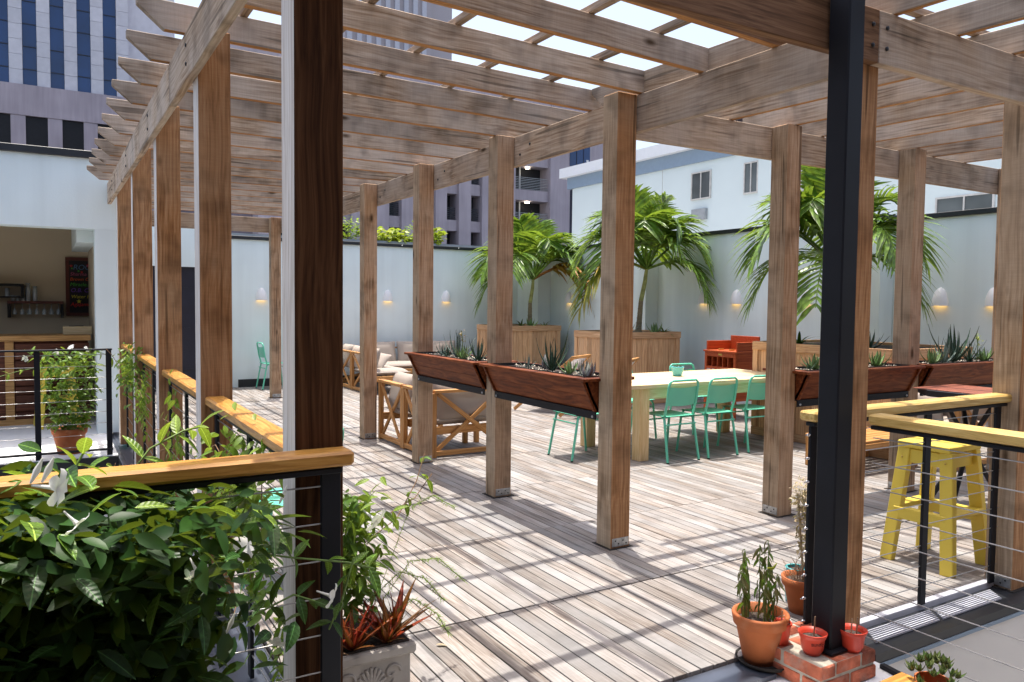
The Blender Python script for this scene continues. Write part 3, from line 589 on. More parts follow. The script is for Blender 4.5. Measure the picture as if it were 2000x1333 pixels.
# ================================================================== BUILDINGS BEYOND
tw = thing('office_tower', 'tall office tower with vertical blue glass strips between pale stone', 'building', (0, 60, -9))
y_ = 0.0
MB().box(-26, 0.4, 0, 5.5, 18, 25.3).build('podium', 'mauve', tw)
MB().box(-26, 1.0, 25.3, 5.5, 18, 90).build('core', 'stone_panel', tw)
MB().box(-26, -0.05, 23.15, 5.5, 0.39, 25.25).build('parapet_band', 'mauve', tw)
for k in range(-9, 5):
    x0 = -5.16 + 1.655 * k
    MB().box(x0 - 0.84, 0.5, 25.3, x0, 0.99, 90).build('window_strip', 'tower_glass', tw)
    for j in range(14): MB().box(x0 - 0.83, 0.46, 26.4 + 1.55 * j, x0 - 0.01, 0.499, 26.46 + 1.55 * j).build('mullion', 'navy', tw)
    if -1 <= k <= 4:
        for j in range(14): MB().box(x0 + 0.012, 0.35, 25.32 + 1.03 * j, x0 + 0.805, 0.98, 26.33 + 1.03 * j).build('stone_panel', 'stone_panel', tw)
        MB().box(x0 + 0.012, 0.36, 39.8, x0 + 0.805, 0.98, 90).build('stone_panel', 'stone_panel', tw)
    else: MB().box(x0 + 0.012, 0.36, 25.3, x0 + 0.805, 0.98, 90).build('stone_panel', 'stone_panel', tw)
for k in range(-4, 4):
    x0 = -4.23 + 2.2 * k
    o = MB().box(x0, 0.1, 16.0, x0 + 1.32, 0.45, 23.1).build('garage_opening', 'void_dark', tw)
    for j in range(9): MB().box(x0 + 0.02, 0.02, 19.3 + 0.22 * j, x0 + 1.3, 0.09, 19.38 + 0.22 * j).build('louvre', 'louvre', o)
    MB().box(x0 + 1.32, 0.0, 16.0, x0 + 2.2, 0.39, 23.14).build('pier', 'mauve', tw)
gr = thing('parking_garage', 'mauve concrete parking garage with dark louvred openings behind the back wall', 'building', (0, 45, -9))
MB().box(5, 1.5, 0, 38, 12, 26).build('core', 'mauve_dark', gr)
MB().box(5, 0, 22.6, 30.3, 1.49, 26).build('spandrel', 'mauve', gr)
GX = [9.0, 11.3, 13.6, 15.9, 18.2]
cols = [6 + 2.75 * i for i in range(6)] + [19.9 + 0.0, 21.75]
lv = [(15.56, 13.1), (18.15, 16.3), (20.7, 18.95)]
for (x0, x1) in [(8.0, 8.9), (9.9, 10.9), (11.9, 12.9), (13.9, 14.9), (15.3, 16.5), (17.4, 18.3), (19.9, 20.76), (21.70, 22.65), (23.55, 26.30)]:
    MB().box(x0, -0.06, 0, x1, 1.49, 22.59).build('pier', 'mauve', gr)
MB().box(29.35, -0.06, 0, 36, 1.49, 26).build('pier', 'mauve', gr)
for (x0, x1) in [(8.9, 9.9), (10.9, 11.9), (12.9, 13.9), (14.9, 15.3), (16.5, 17.4), (18.3, 19.9), (20.76, 21.70), (22.65, 23.55), (26.30, 29.35)]:
    for ztop, zbot in [(15.56, 13.3), (18.15, 16.34), (20.7, 18.95)]:
        o = MB().box(x0 + 0.01, 1.38, zbot, x1 - 0.01, 1.49, ztop).build('opening', 'void_dark', gr)
        if x1 - x0 < 2:
            for j in range(7): MB().box(x0 + 0.02, 0.5, zbot + 0.05 + 0.13 * j, x1 - 0.02, 0.55, zbot + 0.1 + 0.13 * j).build('louvre', 'louvre', o)
        else:
            MB().box(x0 + 0.9, 0.9, zbot, x0 + 1.0, 1.0, ztop).build('column', 'window_frame', o)
            for j in range(8): MB().box(x0 + 0.02, 0.3, zbot + 0.04 + 0.12 * j, x1 - 0.02, 0.33, zbot + 0.07 + 0.12 * j).build('railing_bar', 'ac_grey', o)
            MB().box(x0 + 1.35, 0.6, ztop - 0.12, x0 + 1.6, 0.8, ztop - 0.06).build('ceiling_lamp', 'ceiling_lamp', o)
    prev = 0.5
    for zb0, zt0 in [(8, 13.29), (15.57, 16.33), (18.16, 18.94), (20.71, 22.59)]:
        MB().box(x0 + 0.005, 0.25, zb0, x1 - 0.005, 1.37, zt0).build('spandrel', 'mauve', gr)
o = MB().box(31.07, -0.10, 21.0, 32.94, -0.061, 24.2).build('window', 'tower_glass', gr)
for xx in (31.65, 32.3): MB().box(xx, -0.13, 21.0, xx + 0.05, -0.101, 24.2).build('mullion', 'navy', o)
MB().box(32.6, -0.12, 21.45, 32.8, -0.101, 21.6).build('notice', 'label_white', o)

ht = thing('hotel_building', 'pale hotel building with blue grey band and white cornice behind the palms', 'building', (18, 0, -9))
def H(name, mat, x0, y0, z0, x1, y1, z1, par=None):
    return MB().box(x0, y0, z0 + 9, x1, y1, z1 + 9).build(name, mat, par or ht)
H('wall', 'hotel_wall', 0.0, 11.8, -9, 12, 26.0, 6.90)
H('frieze', 'hotel_blue', -0.10, 11.6, 6.901, 12.1, 26.3, 7.42)
H('cornice', 'hotel_white', -0.35, 11.4, 7.421, 12.2, 26.6, 7.86)
H('corner_strip', 'navy', 0.1, 26.05, -9, 0.4, 26.35, 6.89)
H('wall', 'hotel_wall', 0.55, 3.0, -9, 12, 11.79, 6.88)
H('frieze', 'hotel_blue', 0.45, 2.9, 6.89, 12.1, 11.39, 7.41)
H('pilaster', 'hotel_wall', -0.05, 14.0, -9, -0.001, 14.9, 6.89); H('pilaster', 'hotel_wall', -0.08, 11.9, -9, -0.001, 12.4, 6.89)
def hwin(y0, y1, z0, z1, x=0.0):
    w = H('window', 'window_glass', x - 0.03, y0, z0, x + 0.05, y1, z1)
    for (a, b_, c, d) in [(y0 - 0.05, y0, z0 - 0.05, z1 + 0.05), (y1, y1 + 0.05, z0 - 0.05, z1 + 0.05), ((y0 + y1) / 2 - 0.02, (y0 + y1) / 2 + 0.02, z0, z1), (y0, y1, z1, z1 + 0.05), (y0, y1, z0 - 0.05, z0)]:
        H('frame', 'window_frame', x - 0.06, a, c, x - 0.001 if False else x + 0.02, b_, d, w)
    return w
hwin(17.18, 18.1, 5.56, 6.5); hwin(17.25, 18.05, 3.0, 4.1); hwin(14.95, 15.5, 5.5, 6.5); hwin(12.6, 13.6, 5.35, 6.35); hwin(7.4, 8.9, 3.75, 4.6, 0.55); hwin(4.0, 5.5, 3.75, 4.6, 0.55); hwin(20.5, 21.4, 3.0, 4.1)
H('air_conditioner', 'ac_grey', -0.15, 17.3, 4.75, -0.001, 18.0, 5.15)
for yy in (19.8, 22.8): H('panel_joint', 'window_frame', -0.012, yy, -2, -0.001, yy + 0.015, 6.9)
ft = thing('far_tower', 'hazy beige high rise rising far off above the pergola', 'building', (62, 150, -9))
MB().box(-13, 0, 0, 6, 20, 82).build('shaft', 'far_beige', ft)
for k in range(9): MB().box(-12.6 + 2.05 * k, -0.5, 2, -11.6 + 2.05 * k, -0.01, 80).build('window_strip', 'stone_panel', ft)
MB().box(6, 2, 0, 12, 20, 79).build('side_shaft', 'far_beige', ft)
ft2 = thing('far_tower', 'brown stepped high rise top just visible above the hotel cornice', 'building', (74, 60, -9))
MB().box(-6, 0, 0, 6, 14, 29.6).build('shaft', 'far_beige', ft2); MB().box(-5, 1, 29.6, 5.0, 13, 33.0).build('upper_floor', 'mauve_dark', ft2); MB().box(-6.5, -0.5, 33.0, 7, 14, 36.6).build('roof_block', 'far_beige', ft2)
MB().box(-6.1, 4, 28, -6.01, 9, 32).build('window_strip', 'tower_glass', ft2)
# ================================================================== RAILINGS
def railing(label, A, B, posts=(0.0, 1.0), cap=True, ncab=9, h=1.07, bolts=None, ext=(0, 0), capshift=0.0, bottom=False, pw=0.05, capm='pine_x'):
    A = Vector(A); B = Vector(B); L = (B - A).length; ang = math.atan2(B.y - A.y, B.x - A.x)
    o = thing('cable_railing', label, 'railing', A, ang)
    top = h - (0.048 if cap else 0.0)
    if cap: timber('cap_rail', (-ext[0], capshift, h - 0.0225), (L + ext[1], capshift, h - 0.0225), 0.095, 0.045, capm, o, 0.009)
    timber('top_bar', (0, 0, top - 0.012), (L, 0, top - 0.012), 0.05, 0.018, 'steel_dark', o)
    for t in posts: timber('post', (t * L, 0, 0.0), (t * L, 0, top - 0.022), 0.016, pw, 'steel_dark', o, 0.002, (1, 0, 0))
    if bottom: timber('bottom_bar', (0, 0, 0.06), (L, 0, 0.06), 0.04, 0.018, 'steel_dark', o)
    for k in range(ncab):
        z = 0.10 + k * (top - 0.16) / (ncab - 1) if ncab > 1 else 0.5
        rod('cable', (0.0, 0, z), (L, 0, z), 0.0026, 'cable_steel', o)
        if bolts:
            for bx, by, s in bolts:
                b_ = MB().lathe([(0, 0.016), (0.005, 0.014), (0.008, 0.006), (0.008, 0)], 8); b_.tube([(0, 0, 0.012), (0, 0, 0.026)], 0.0025, 6)
                b_.build('cable_end', 'chrome', o, (bx * L + s * 0.02, by, z), (0, R(90) * s, 0))
    return o
railing('near cable railing with honey wood cap running left from the dark front post', (-2.335, -1.60, -0.03), (-6.2, -1.60, -0.03), (0.008, 0.42, 0.8), h=1.125, ext=(0.03, 0), bolts=[(0.016, 0.0, -1)], pw=0.06)
for (y0, y1, lab) in [(-1.39, 0.146, 'cable railing between the dark front post and the second left post'), (0.306, 1.84, 'cable railing between the second and third left posts'), (2.0, 3.54, 'cable railing between the third and fourth left posts, vine on its far end'), (3.70, 5.24, 'farthest cable railing of the left post row, under hanging vines')]:
    railing(lab, (LX - 0.01, y0, -0.02), (LX - 0.01, y1, -0.02), (0.03, 0.5, 0.97), h=1.09)
railing('dark metal cable railing in front of the bar landing, without wooden cap', (-2.56, 4.70, 0.0), (-6.4, 4.70, 0.0), (0.008, 0.165, 0.42, 0.7), cap=False, h=1.06, bottom=True)
railing('cable railing with pale wood cap between the steel column and the right corner post', (-0.13, -1.575, 0.0), (1.50, -1.585, 0.0), (0.015, 0.56, 0.965), h=1.07, ext=(0.02, 0.03), bolts=[(0.01, 0.0, -1)], capm='pine_pale_x')
railing('nearest right cable railing, pale wood cap running from the steel column towards the viewer', (0.005, -1.80, -0.02), (0.06, -4.6, -0.02), (0.5, 0.98), h=1.10, capm='pine_pale_x')

# ================================================================== STEEL COLUMN, BRICK PIER
sc = thing('steel_column', 'dark grey steel column standing on the small brick pier', 'column', (-0.243, -1.785, 0.088))
MB().box(-0.05, -0.05, 0, 0.05, 0.05, 3.6, 0, 0.006).build('tube', 'steel_dark', sc); MB().box(-0.075, -0.075, 0.0, 0.075, 0.075, 0.012, 0, 0.002).build('base_plate', 'steel_dark', sc)
MB().lathe([(0.013, 0), (0.013, 0.008), (0.006, 0.012), (0, 0.012)], 6).build('bolt', 'steel_dark', sc, (0.05, -0.01, 0.74), (0, R(90), 0))
bp = thing('brick_pier', 'low pier of two courses of old red brick at the corner of the deck', 'pier', (-0.435, -1.90, -0.04))
W_, D_ = 0.36, 0.36; bh = 0.055
MB().box(0.006, 0.006, 0, W_ - 0.006, D_ - 0.006, 0.122).build('mortar', 'mortar', bp)
def bricks(c, z):
    rnd = random.Random(c + 3)
    def one(x0, y0, x1, y1):
        j = lambda: rnd.uniform(-0.003, 0.003)
        MB().box(x0 + j(), y0 + j(), z, x1 + j(), y1 + j(), z + bh + j() * 0.5, 0, 0.005).build('brick', 'brick', bp)
    if c == 0:
        one(0, 0, 0.19, 0.092); one(0.202, 0, W_, 0.092); one(0, 0.104, 0.092, 0.28); one(W_ - 0.092, 0.104, W_, 0.28); one(0, 0.292, 0.19, D_); one(0.202, 0.292, W_, D_)
    else:
        one(0, 0, 0.092, 0.19); one(0.104, 0, 0.26, 0.092); one(0.272, 0, W_, 0.19); one(0, 0.202, 0.092, D_); one(W_ - 0.092, 0.202, W_, D_); one(0.104, 0.27, 0.26, D_); one(0.104, 0.104, 0.26, 0.258)
bricks(0, 0.002); bricks(1, 0.068)

# ================================================================== POTS NEAR THE PIER
def pot(name, label, loc, prof, mat, soil_z, soil_r, cat='flower pot', n=28):
    o = thing(name, label, cat, loc)
    MB().lathe(prof, n).build('pot_body', mat, o)
    MB().disc(soil_r, soil_z, n).build('soil', 'soil', o)
    return o
p1 = pot('terracotta_pot', 'large terracotta pot with wilting chilli plants beside the brick pier', (-0.435, -1.585, -0.014), [(0, 0), (0.068, 0), (0.104, 0.165), (0.107, 0.169), (0.115, 0.170), (0.123, 0.212), (0.120, 0.219), (0.108, 0.219), (0.104, 0.18), (0.098, 0.17)], 'terracotta', 0.178, 0.104)
MB().lathe([(0, 0), (0.11, 0), (0.125, 0.02), (0.12, 0.022), (0.105, 0.008), (0, 0.008)], 24).build('saucer', 'under', p1, (0.02, -0.01, -0.003))
p2 = pot('terracotta_pot', 'terracotta pot with dry twigs behind the large pot, left of the column', (0.16, -1.33, 0.0), [(0, 0), (0.06, 0), (0.088, 0.14), (0.098, 0.14), (0.102, 0.18), (0.09, 0.18), (0.085, 0.15)], 'terracotta', 0.155, 0.086)
p3 = pot('plastic_pot', 'small plain red plastic pot with a wire hanger on the brick pier', (-0.385, -1.655, 0.083), [(0, 0), (0.032, 0), (0.042, 0.085), (0.046, 0.086), (0.046, 0.094), (0.04, 0.094), (0.038, 0.08)], 'redpot', 0.075, 0.038)
MB().tube([(0.045 * math.cos(a * 0.4), 0.045 * math.sin(a * 0.4), 0.095 + 0.012 * math.sin(a * 1.3)) for a in range(17)], 0.0013, 5).build('wire', 'cable_steel', p3)
cup = [(0, 0), (0.032, 0), (0.044, 0.022), (0.05, 0.07), (0.053, 0.072), (0.055, 0.078), (0.060, 0.092), (0.057, 0.094), (0.051, 0.076), (0.047, 0.07)]
p4 = pot('plastic_pot', 'bright red plastic pot with dark lettering on the near edge of the pier', (-0.35, -1.79, 0.083), cup, 'redpot', 0.068, 0.047)
p5 = pot('plastic_pot', 'bright red plastic pot with two wooden labels, right of the steel column base', (-0.175, -1.855, 0.083), cup, 'redpot', 0.068, 0.047)
for pp, pts in ((p3, [(0.0, 0.0, 0.05)]), (p4, [(0.02, 0.01, 0.06)]), (p5, [(-0.012, 0.0, 0.05), (0.018, -0.005, 0.05)])):
    for q in pts: timber('plant_label', (q[0], q[1], q[2]), (q[0] + 0.006, q[1], q[2] + 0.09), 0.008, 0.002, 'stake_z', pp, 0.0, (0, 1, 0))
text('BUNNY', 'ink_dark', p4, (-0.046, -0.030, 0.050), 0.017, (R(80), 0, R(-33)), ext=0.0004)

# ================================================================== LEAVES
def leaf_mesh(name, mat, L=1.0, W=0.4, fold=0.12, droop=0.15, n=4, tip=1.0, widest=0.45):
    t = MB(); vs = []; 
    for i in range(n + 1):
        s = i / n; w = W / 2 * (math.sin(math.pi * min(1, s ** (math.log(0.5) / math.log(widest)))) ** 0.8 if 0 < s < 1 else 0.0)
        z = -droop * L * s * s; x = L * s
        if i == 0 or i == n: vs.append((x, 0, z)); 
        else: vs += [(x, -w, z + fold * w), (x, 0, z), (x, w, z + fold * w)]
    fs = []; idx = lambda i: 0 if i == 0 else 1 + 3 * (i - 1)
    fs += [(0, 1, 2), (0, 2, 3)]
    for i in range(1, n - 1):
        a = idx(i); b_ = idx(i + 1); fs += [(a, b_, b_ + 1, a + 1), (a + 1, b_ + 1, b_ + 2, a + 2)]
    a = idx(n - 1); e = len(vs) - 1; fs += [(a, e, a + 1), (a + 1, e, a + 2)]
    t.add(vs, fs, 0, True)
    return t.mesh(name, mat)
def blade_mesh(name, mat, L=1.0, W=0.1, T=0.03, curve=0.3, n=6, taper=1.0):
    """thick tapering leaf along +x bending upwards"""
    t = MB(); vs = []; fs = []
    for i in range(n + 1):
        s = i / n; w = W / 2 * (1 - s ** (1.3 * taper)) * (0.75 + 0.5 * s if s < 0.5 else 1.0) + 0.001; th = T * (1 - 0.8 * s)
        x = L * s * math.cos(curve * s); z = L * s * math.sin(curve * s)
        vs += [(x, -w, z + th * 0.4), (x, 0, z - th * 0.5), (x, w, z + th * 0.4), (x, 0, z + th * 0.1)]
    for i in range(n):
        for k in range(4): fs.append((i * 4 + k, i * 4 + (k + 1) % 4, (i + 1) * 4 + (k + 1) % 4, (i + 1) * 4 + k))
    t.add(vs, fs, 0, True); return t.mesh(name, mat)
def orient(d, roll=0.0):
    """matrix with local x along d, local z as upright as possible, then rolled"""
    d = Vector(d).normalized(); u = Vector((0, 0, 1))
    if abs(d.z) > 0.97: u = Vector((1, 0, 0))
    y = u.cross(d).normalized(); z = d.cross(y)
    m = Matrix((d, y, z)).transposed()
    return (m @ Matrix.Rotation(roll, 3, 'X'))
def place_leaf(me, parent, p, d, s, roll=0.0, name='leaf', sy=1.0):
    o = link(name, me, parent); m = orient(d, roll).to_4x4(); m.translation = Vector(p)
    o.matrix_basis = m @ Matrix.Diagonal((s, s * sy, s, 1)); return o
def leaf_into(t, base, p, d, s, roll=0.0, sy=1.0):
    m = orient(d, roll); p = Vector(p); bv, bf = base
    t.add([p + m @ Vector((v[0] * s, v[1] * s * sy, v[2] * s)) for v in bv], bf, 0, True)
def raw(me): return [tuple(v.co) for v in me.vertices], [tuple(f.vertices) for f in me.polygons]
LF = {k: leaf_mesh('leaf', m, 1.0, w, f, d) for k, (m, w, f, d) in dict(dark=('leaf_dark', 0.42, 0.25, 0.18), mid=('leaf_mid', 0.42, 0.25, 0.22), bright=('leaf_bright', 0.40, 0.2, 0.25), lime=('leaf_lime', 0.62, 0.2, 0.2), wilt=('wilt_leaf', 0.22, 0.5, 0.7), dry=('dry_leaf', 0.25, 0.5, 0.6)).items()}
LR = {k: raw(m) for k, m in LF.items()}
for k_, w_, f_, d_ in (('dark', 0.38, 0.35, 0.22), ('mid', 0.38, 0.3, 0.28), ('bright', 0.36, 0.25, 0.3)): LF[k_] = leaf_mesh('leaf', 'vleaf_' + k_, 1.0, w_, f_, d_, 6, 1.0, 0.42)
BL = {k: blade_mesh('leaf', *a) for k, a in dict(aloe=('aloe_dark', 1.0, 0.13, 0.05, 0.35), agave=('agave_grey', 1.0, 0.12, 0.03, 0.4), succ=('succulent', 1.0, 0.34, 0.10, 0.5), eche=('echeveria', 1.0, 0.48, 0.10, 0.8), brom=('bromeliad', 1.0, 0.2, 0.012, -0.12), bromg=('leaf_mid', 1.0, 0.14, 0.01, -0.5), jade=('jade', 1.0, 0.55, 0.2, 0.4), spike=('aloe_dark', 1.0, 0.07, 0.03, 0.1), grass=('leaf_bright', 1.0, 0.06, 0.01, -0.6)).items()}
def rosette(name, label, loc, kind, n, L, tilt=(25, 75), cat='plant', group=None, seed=1, wide=1.0):
    rnd = random.Random(seed); o = thing(name, label, cat, loc, 0, group)
    for i in range(n):
        f = i / max(1, n - 1); a = i * 2.39996 + rnd.uniform(-0.2, 0.2); el = R(tilt[0] + (tilt[1] - tilt[0]) * f + rnd.uniform(-6, 6))
        d = (math.cos(a) * math.cos(el), math.sin(a) * math.cos(el), math.sin(el))
        place_leaf(BL[kind], o, (d[0] * 0.01, d[1] * 0.01, 0.0), d, L * (1.3 if loc[2] > 1.0 else 1.0) * rnd.uniform(0.75, 1.1) * (1 - 0.25 * f), rnd.uniform(-0.15, 0.15), sy=wide)
    return o
def flower(parent, p, d, s=0.05):
    t = MB(); t.tube([(-1.2, 0, 0), (-0.3, 0, 0), (0, 0, 0)], [0.06, 0.12, 0.2], 8, 0, False)
    for k in range(5):
        a0 = 2 * math.pi * k / 5; pts = [(0, 0.15, 0)]
        prof = [(0.0, 0.0, 0.12), (0.15, 0.45, 0.34), (0.12, 0.85, 0.38), (0.0, 1.0, 0.2)]
        vs = []
        for (x, r, w) in prof:
            for s_ in (-1, 0, 1): vs.append((x + (0.06 if s_ else 0), r * math.cos(a0) - s_ * w * math.sin(a0), r * math.sin(a0) + s_ * w * math.cos(a0)))
        fs = []
        for i in range(3):
            for j in range(2): fs.append((i * 3 + j, i * 3 + j + 1, (i + 1) * 3 + j + 1, (i + 1) * 3 + j))
        t.add(vs, fs, 0, True)
    if 'flower' not in CACHE: CACHE['flower'] = t.mesh('flower', 'petal')
    o = link('flower', CACHE['flower'], parent); m = orient(d).to_4x4(); m.translation = Vector(p); o.matrix_basis = m @ Matrix.Diagonal((s, s, s, 1))
    return o
def rdir(rnd, zmin=-0.4, zmax=0.8):
    a = rnd.uniform(0, 2 * math.pi); z = rnd.uniform(zmin, zmax); c = math.sqrt(1 - z * z); return (c * math.cos(a), c * math.sin(a), z)

# ---- big glossy vine in front of the near railing
mv = thing('mandevilla_bush', 'large dark glossy leaved bush with white flowers spilling over the near left railing', 'bush', (-3.35, -1.80, -0.04))
base = Vector((-3.35, -1.80, -0.04)); rnd = random.Random(11)
MB().lathe([(0, 0), (0.16, 0), (0.22, 0.30), (0.24, 0.30), (0.24, 0.34), (0.2, 0.34)], 20).build('pot_body', 'terracotta', mv, (-0.1, -0.02, 0.0))
def bush_edge(z, rnd):
    e = -2.78 + 0.16 * rnd.random() ** 2 if z < 0.55 else -2.86 + 0.40 * rnd.random() ** 1.6
    return -2.98 if z > 1.04 else e
mass = MB(); cnt = 0
while cnt < 8200:
    x = rnd.uniform(-4.2, -2.5)
    if rnd.random() < 0.42: z = rnd.uniform(0.90, 1.08); y = rnd.uniform(-2.02, -1.30)     # canopy
    else: z = rnd.uniform(0.10, 0.92); y = rnd.uniform(-1.84, -1.34)
    if x > bush_edge(z, rnd) - 0.07: continue
    leaf_into(mass, LR['dark'], Vector((x, y, z)) - base, rdir(rnd, -0.7, 0.3), rnd.uniform(0.06, 0.105), rnd.uniform(-1, 1)); cnt += 1
for q in range(3000):
    x = rnd.uniform(-3.4, -2.80 + 0.10 * rnd.random()); z = rnd.uniform(0.10, 0.88); y = rnd.uniform(-1.84, -1.40)
    leaf_into(mass, LR['dark'], Vector((x, y, z)) - base, rdir(rnd, -0.7, 0.3), rnd.uniform(0.06, 0.11), rnd.uniform(-1, 1))
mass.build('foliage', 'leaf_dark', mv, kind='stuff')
cnt = 0
while cnt < 290:
    x = rnd.uniform(-3.6, -2.45)
    if rnd.random() < 0.5: z = rnd.uniform(0.94, 1.13); y = rnd.uniform(-2.04, -1.4)
    else: z = rnd.uniform(0.32, 0.95); y = rnd.uniform(-1.90, -1.80)
    if x > bush_edge(z, rnd) + 0.05: continue
    d = rdir(rnd, -0.75, 0.25) if z < 0.94 else rdir(rnd, -0.35, 0.35)
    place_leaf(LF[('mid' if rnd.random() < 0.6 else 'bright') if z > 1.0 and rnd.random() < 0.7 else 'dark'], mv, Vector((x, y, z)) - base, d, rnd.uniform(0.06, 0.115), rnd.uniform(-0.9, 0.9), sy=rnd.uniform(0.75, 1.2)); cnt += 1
# loose shoots on the right with pairs of leaves
def shoot(parent, off, pts, n, size, kind, rnd, matn='stem_green', r=0.003, pairs=True, hang=0.0, nm='stem'):
    pts = [Vector(p) - off for p in pts]
    MB().tube(pts, r, 5).build(nm, matn, parent)
    for i in range(n):
        s = (i + 0.6) / n * (len(pts) - 1); k = min(int(s), len(pts) - 2); p = pts[k].lerp(pts[k + 1], s - k); ax = (pts[k + 1] - pts[k]).normalized()
        side = ax.orthogonal().normalized(); side.rotate(Matrix.Rotation(rnd.uniform(0, 6.28), 3, ax))
        for sg in ((1, -1) if pairs else (1,)):
            d = side * sg + ax * 0.5 + Vector((0, 0, -hang)); place_leaf(LF[kind], parent, p, d, size * rnd.uniform(0.7, 1.15), rnd.uniform(-0.6, 0.6))
rs = random.Random(5)
shoot(mv, base, [(-2.95, -1.70, 0.82), (-2.7, -1.66, 0.86), (-2.5, -1.65, 0.80), (-2.33, -1.66, 0.76), (-2.24, -1.64, 0.72)], 7, 0.085, 'mid', rs)
shoot(mv, base, [(-3.0, -1.74, 0.50), (-2.8, -1.72, 0.42), (-2.68, -1.70, 0.32)], 4, 0.12, 'dark', rs)
shoot(mv, base, [(-2.9, -1.68, 1.0), (-2.72, -1.66, 0.98), (-2.6, -1.65, 0.92), (-2.5, -1.66, 0.86)], 6, 0.10, 'mid', rs)
shoot(mv, base, [(-2.86, -1.72, 0.70), (-2.65, -1.7, 0.66), (-2.5, -1.68, 0.70), (-2.42, -1.68, 0.66)], 5, 0.10, 'dark', rs)
shoot(mv, base, [(-2.32, -1.68, 0.78), (-2.36, -1.69, 0.66), (-2.40, -1.69, 0.58)], 3, 0.07, 'dark', rs)
shoot(mv, base, [(-3.1, -1.75, 1.02), (-3.05, -1.72, 1.12), (-3.02, -1.7, 1.17)], 4, 0.09, 'bright', rs)
shoot(mv, base, [(-2.95, -1.5, 1.0), (-2.85, -1.47, 1.12), (-2.76, -1.45, 1.16), (-2.70, -1.44, 1.17)], 6, 0.085, 'bright', rs)
for p, d, s in [((-3.085, -2.07, 1.16), (0.8, -0.4, -0.1), 0.040), ((-3.05, -2.06, 1.08), (0.6, -0.2, -0.7), 0.030), ((-2.66, -1.78, 0.885), (0.5, -0.6, 0.35), 0.036), ((-2.41, -1.74, 0.70), (0.7, -0.5, -0.25), 0.036), ((-2.56, -1.74, 0.60), (-0.4, -0.5, -0.6), 0.030), ((-2.80, -1.94, 0.90), (0.3, -0.5, -0.7), 0.030), ((-3.4, -2.0, 1.1), (0.2, -0.8, 0.4), 0.036)]:
    flower(mv, Vector(p) - base, d, s)
for q in ((-2.70, -1.76, 0.66), (-3.13, -2.05, 1.17), (-3.11, -2.05, 1.17), (-2.55, -1.72, 0.98)): MB().tube([Vector(q) - base, Vector(q) + Vector((0.012, 0, 0.025)) - base, Vector(q) + Vector((0.022, 0, 0.05)) - base], [0.002, 0.007, 0.0015], 6).build('flower_bud', 'petal', mv)

# ---- moulded stone planter with vine and bromeliads beside the dark front post
ur = thing('stone_planter', 'pale moulded stone planter with shell relief beside the dark front post', 'planter', (-2.125, -1.15, 0.0))
t = MB(); t.box(-0.155, -0.155, 0, 0.155, 0.155, 0.30, 0, 0.006); t.box(-0.172, -0.172, 0.262, 0.172, 0.172, 0.302, 0, 0.008); t.box(-0.172, -0.172, 0.001, 0.172, 0.172, 0.05, 0, 0.008)
t.build('box', 'concrete', ur); MB().box(-0.15, -0.15, 0.303, 0.15, 0.15, 0.309).build('soil', 'soil', ur)
for k in range(9):
    a = R(20 + 17.5 * k); MB().obox((0.0 + 0.012 * math.cos(a), -0.157, 0.165 + 0.012 * math.sin(a)), (0.06 * math.cos(a), -0.158, 0.165 + 0.075 * math.sin(a)), 0.012, 0.012, 0, (0, 1, 0), 0.003).build('shell_rib', 'concrete', ur)
for sx in (-1, 1):
    MB().tube([(sx * (0.08 + 0.035 * math.cos(q * 0.5) * (1 - q / 14)), -0.157, 0.205 + 0.035 * math.sin(q * 0.5) * (1 - q / 14)) for q in range(13)], 0.006, 5).build('scroll', 'concrete', ur)
    MB().tube([(sx * (0.10 + 0.03 * math.cos(q * 0.5 + 2) * (1 - q / 14)), -0.157, 0.15 + 0.03 * math.sin(q * 0.5 + 2) * (1 - q / 14)) for q in range(13)], 0.005, 5).build('scroll', 'concrete', ur)
for i, (dx, dy, n, s) in enumerate([(-0.06, -0.13, 13, 0.19), (0.07, -0.13, 12, 0.19), (0.13, -0.06, 9, 0.21), (-0.12, -0.11, 9, 0.16)]):
    rosette('bromeliad', ['red bromeliad at the front left of the stone planter', 'red bromeliad at the front right of the stone planter', 'tall reddish bromeliad at the right edge of the stone planter', 'dark red bromeliad tucked beside the dark front post'][i], (-2.125 + dx, -1.15 + dy, 0.31), 'brom', n + 4, s * 1.1, (28, 82), 'plant', None, 20 + i)
vn = thing('flowering_vine', 'light green vine with a white flower rising from the stone planter', 'vine', (-2.17, -1.04, 0.31)); vb = Vector((-2.16, -1.22, 0.31)); rs = random.Random(21)
t = MB(); 
for i in range(420):
    h = rs.random(); r = 0.13 * (1 - 0.35 * h); a = rs.uniform(0, 6.28); p = Vector((r * math.cos(a) * rs.random() ** 0.5 + 0.03, r * math.sin(a), 0.08 + 0.42 * h))
    leaf_into(t, LR['mid'], p, rdir(rs, -0.9, 0.2), rs.uniform(0.05, 0.075), rs.uniform(-1, 1))
t.build('foliage', 'leaf_mid', vn, kind='stuff')
for i in range(60):
    h = rs.random(); a = rs.uniform(-2.6, 0.9); p = Vector((0.14 * math.cos(a) + 0.04, 0.14 * math.sin(a), 0.1 + 0.48 * h)); place_leaf(LF['bright'], vn, p, rdir(rs, -0.9, 0.1), rs.uniform(0.055, 0.085), rs.uniform(-0.8, 0.8))
shoot(vn, vb, [(-2.05, -1.25, 0.62), (-1.90, -1.20, 0.68), (-1.78, -1.12, 0.80), (-1.72, -1.08, 0.92)], 5, 0.055, 'mid', rs, 'twig', 0.0022, True, 0.6)
shoot(vn, vb, [(-2.08, -1.28, 0.66), (-1.92, -1.22, 0.72), (-1.80, -1.15, 0.74), (-1.70, -1.1, 0.82)], 5, 0.06, 'bright', rs, 'twig', 0.0022, True, 0.9)
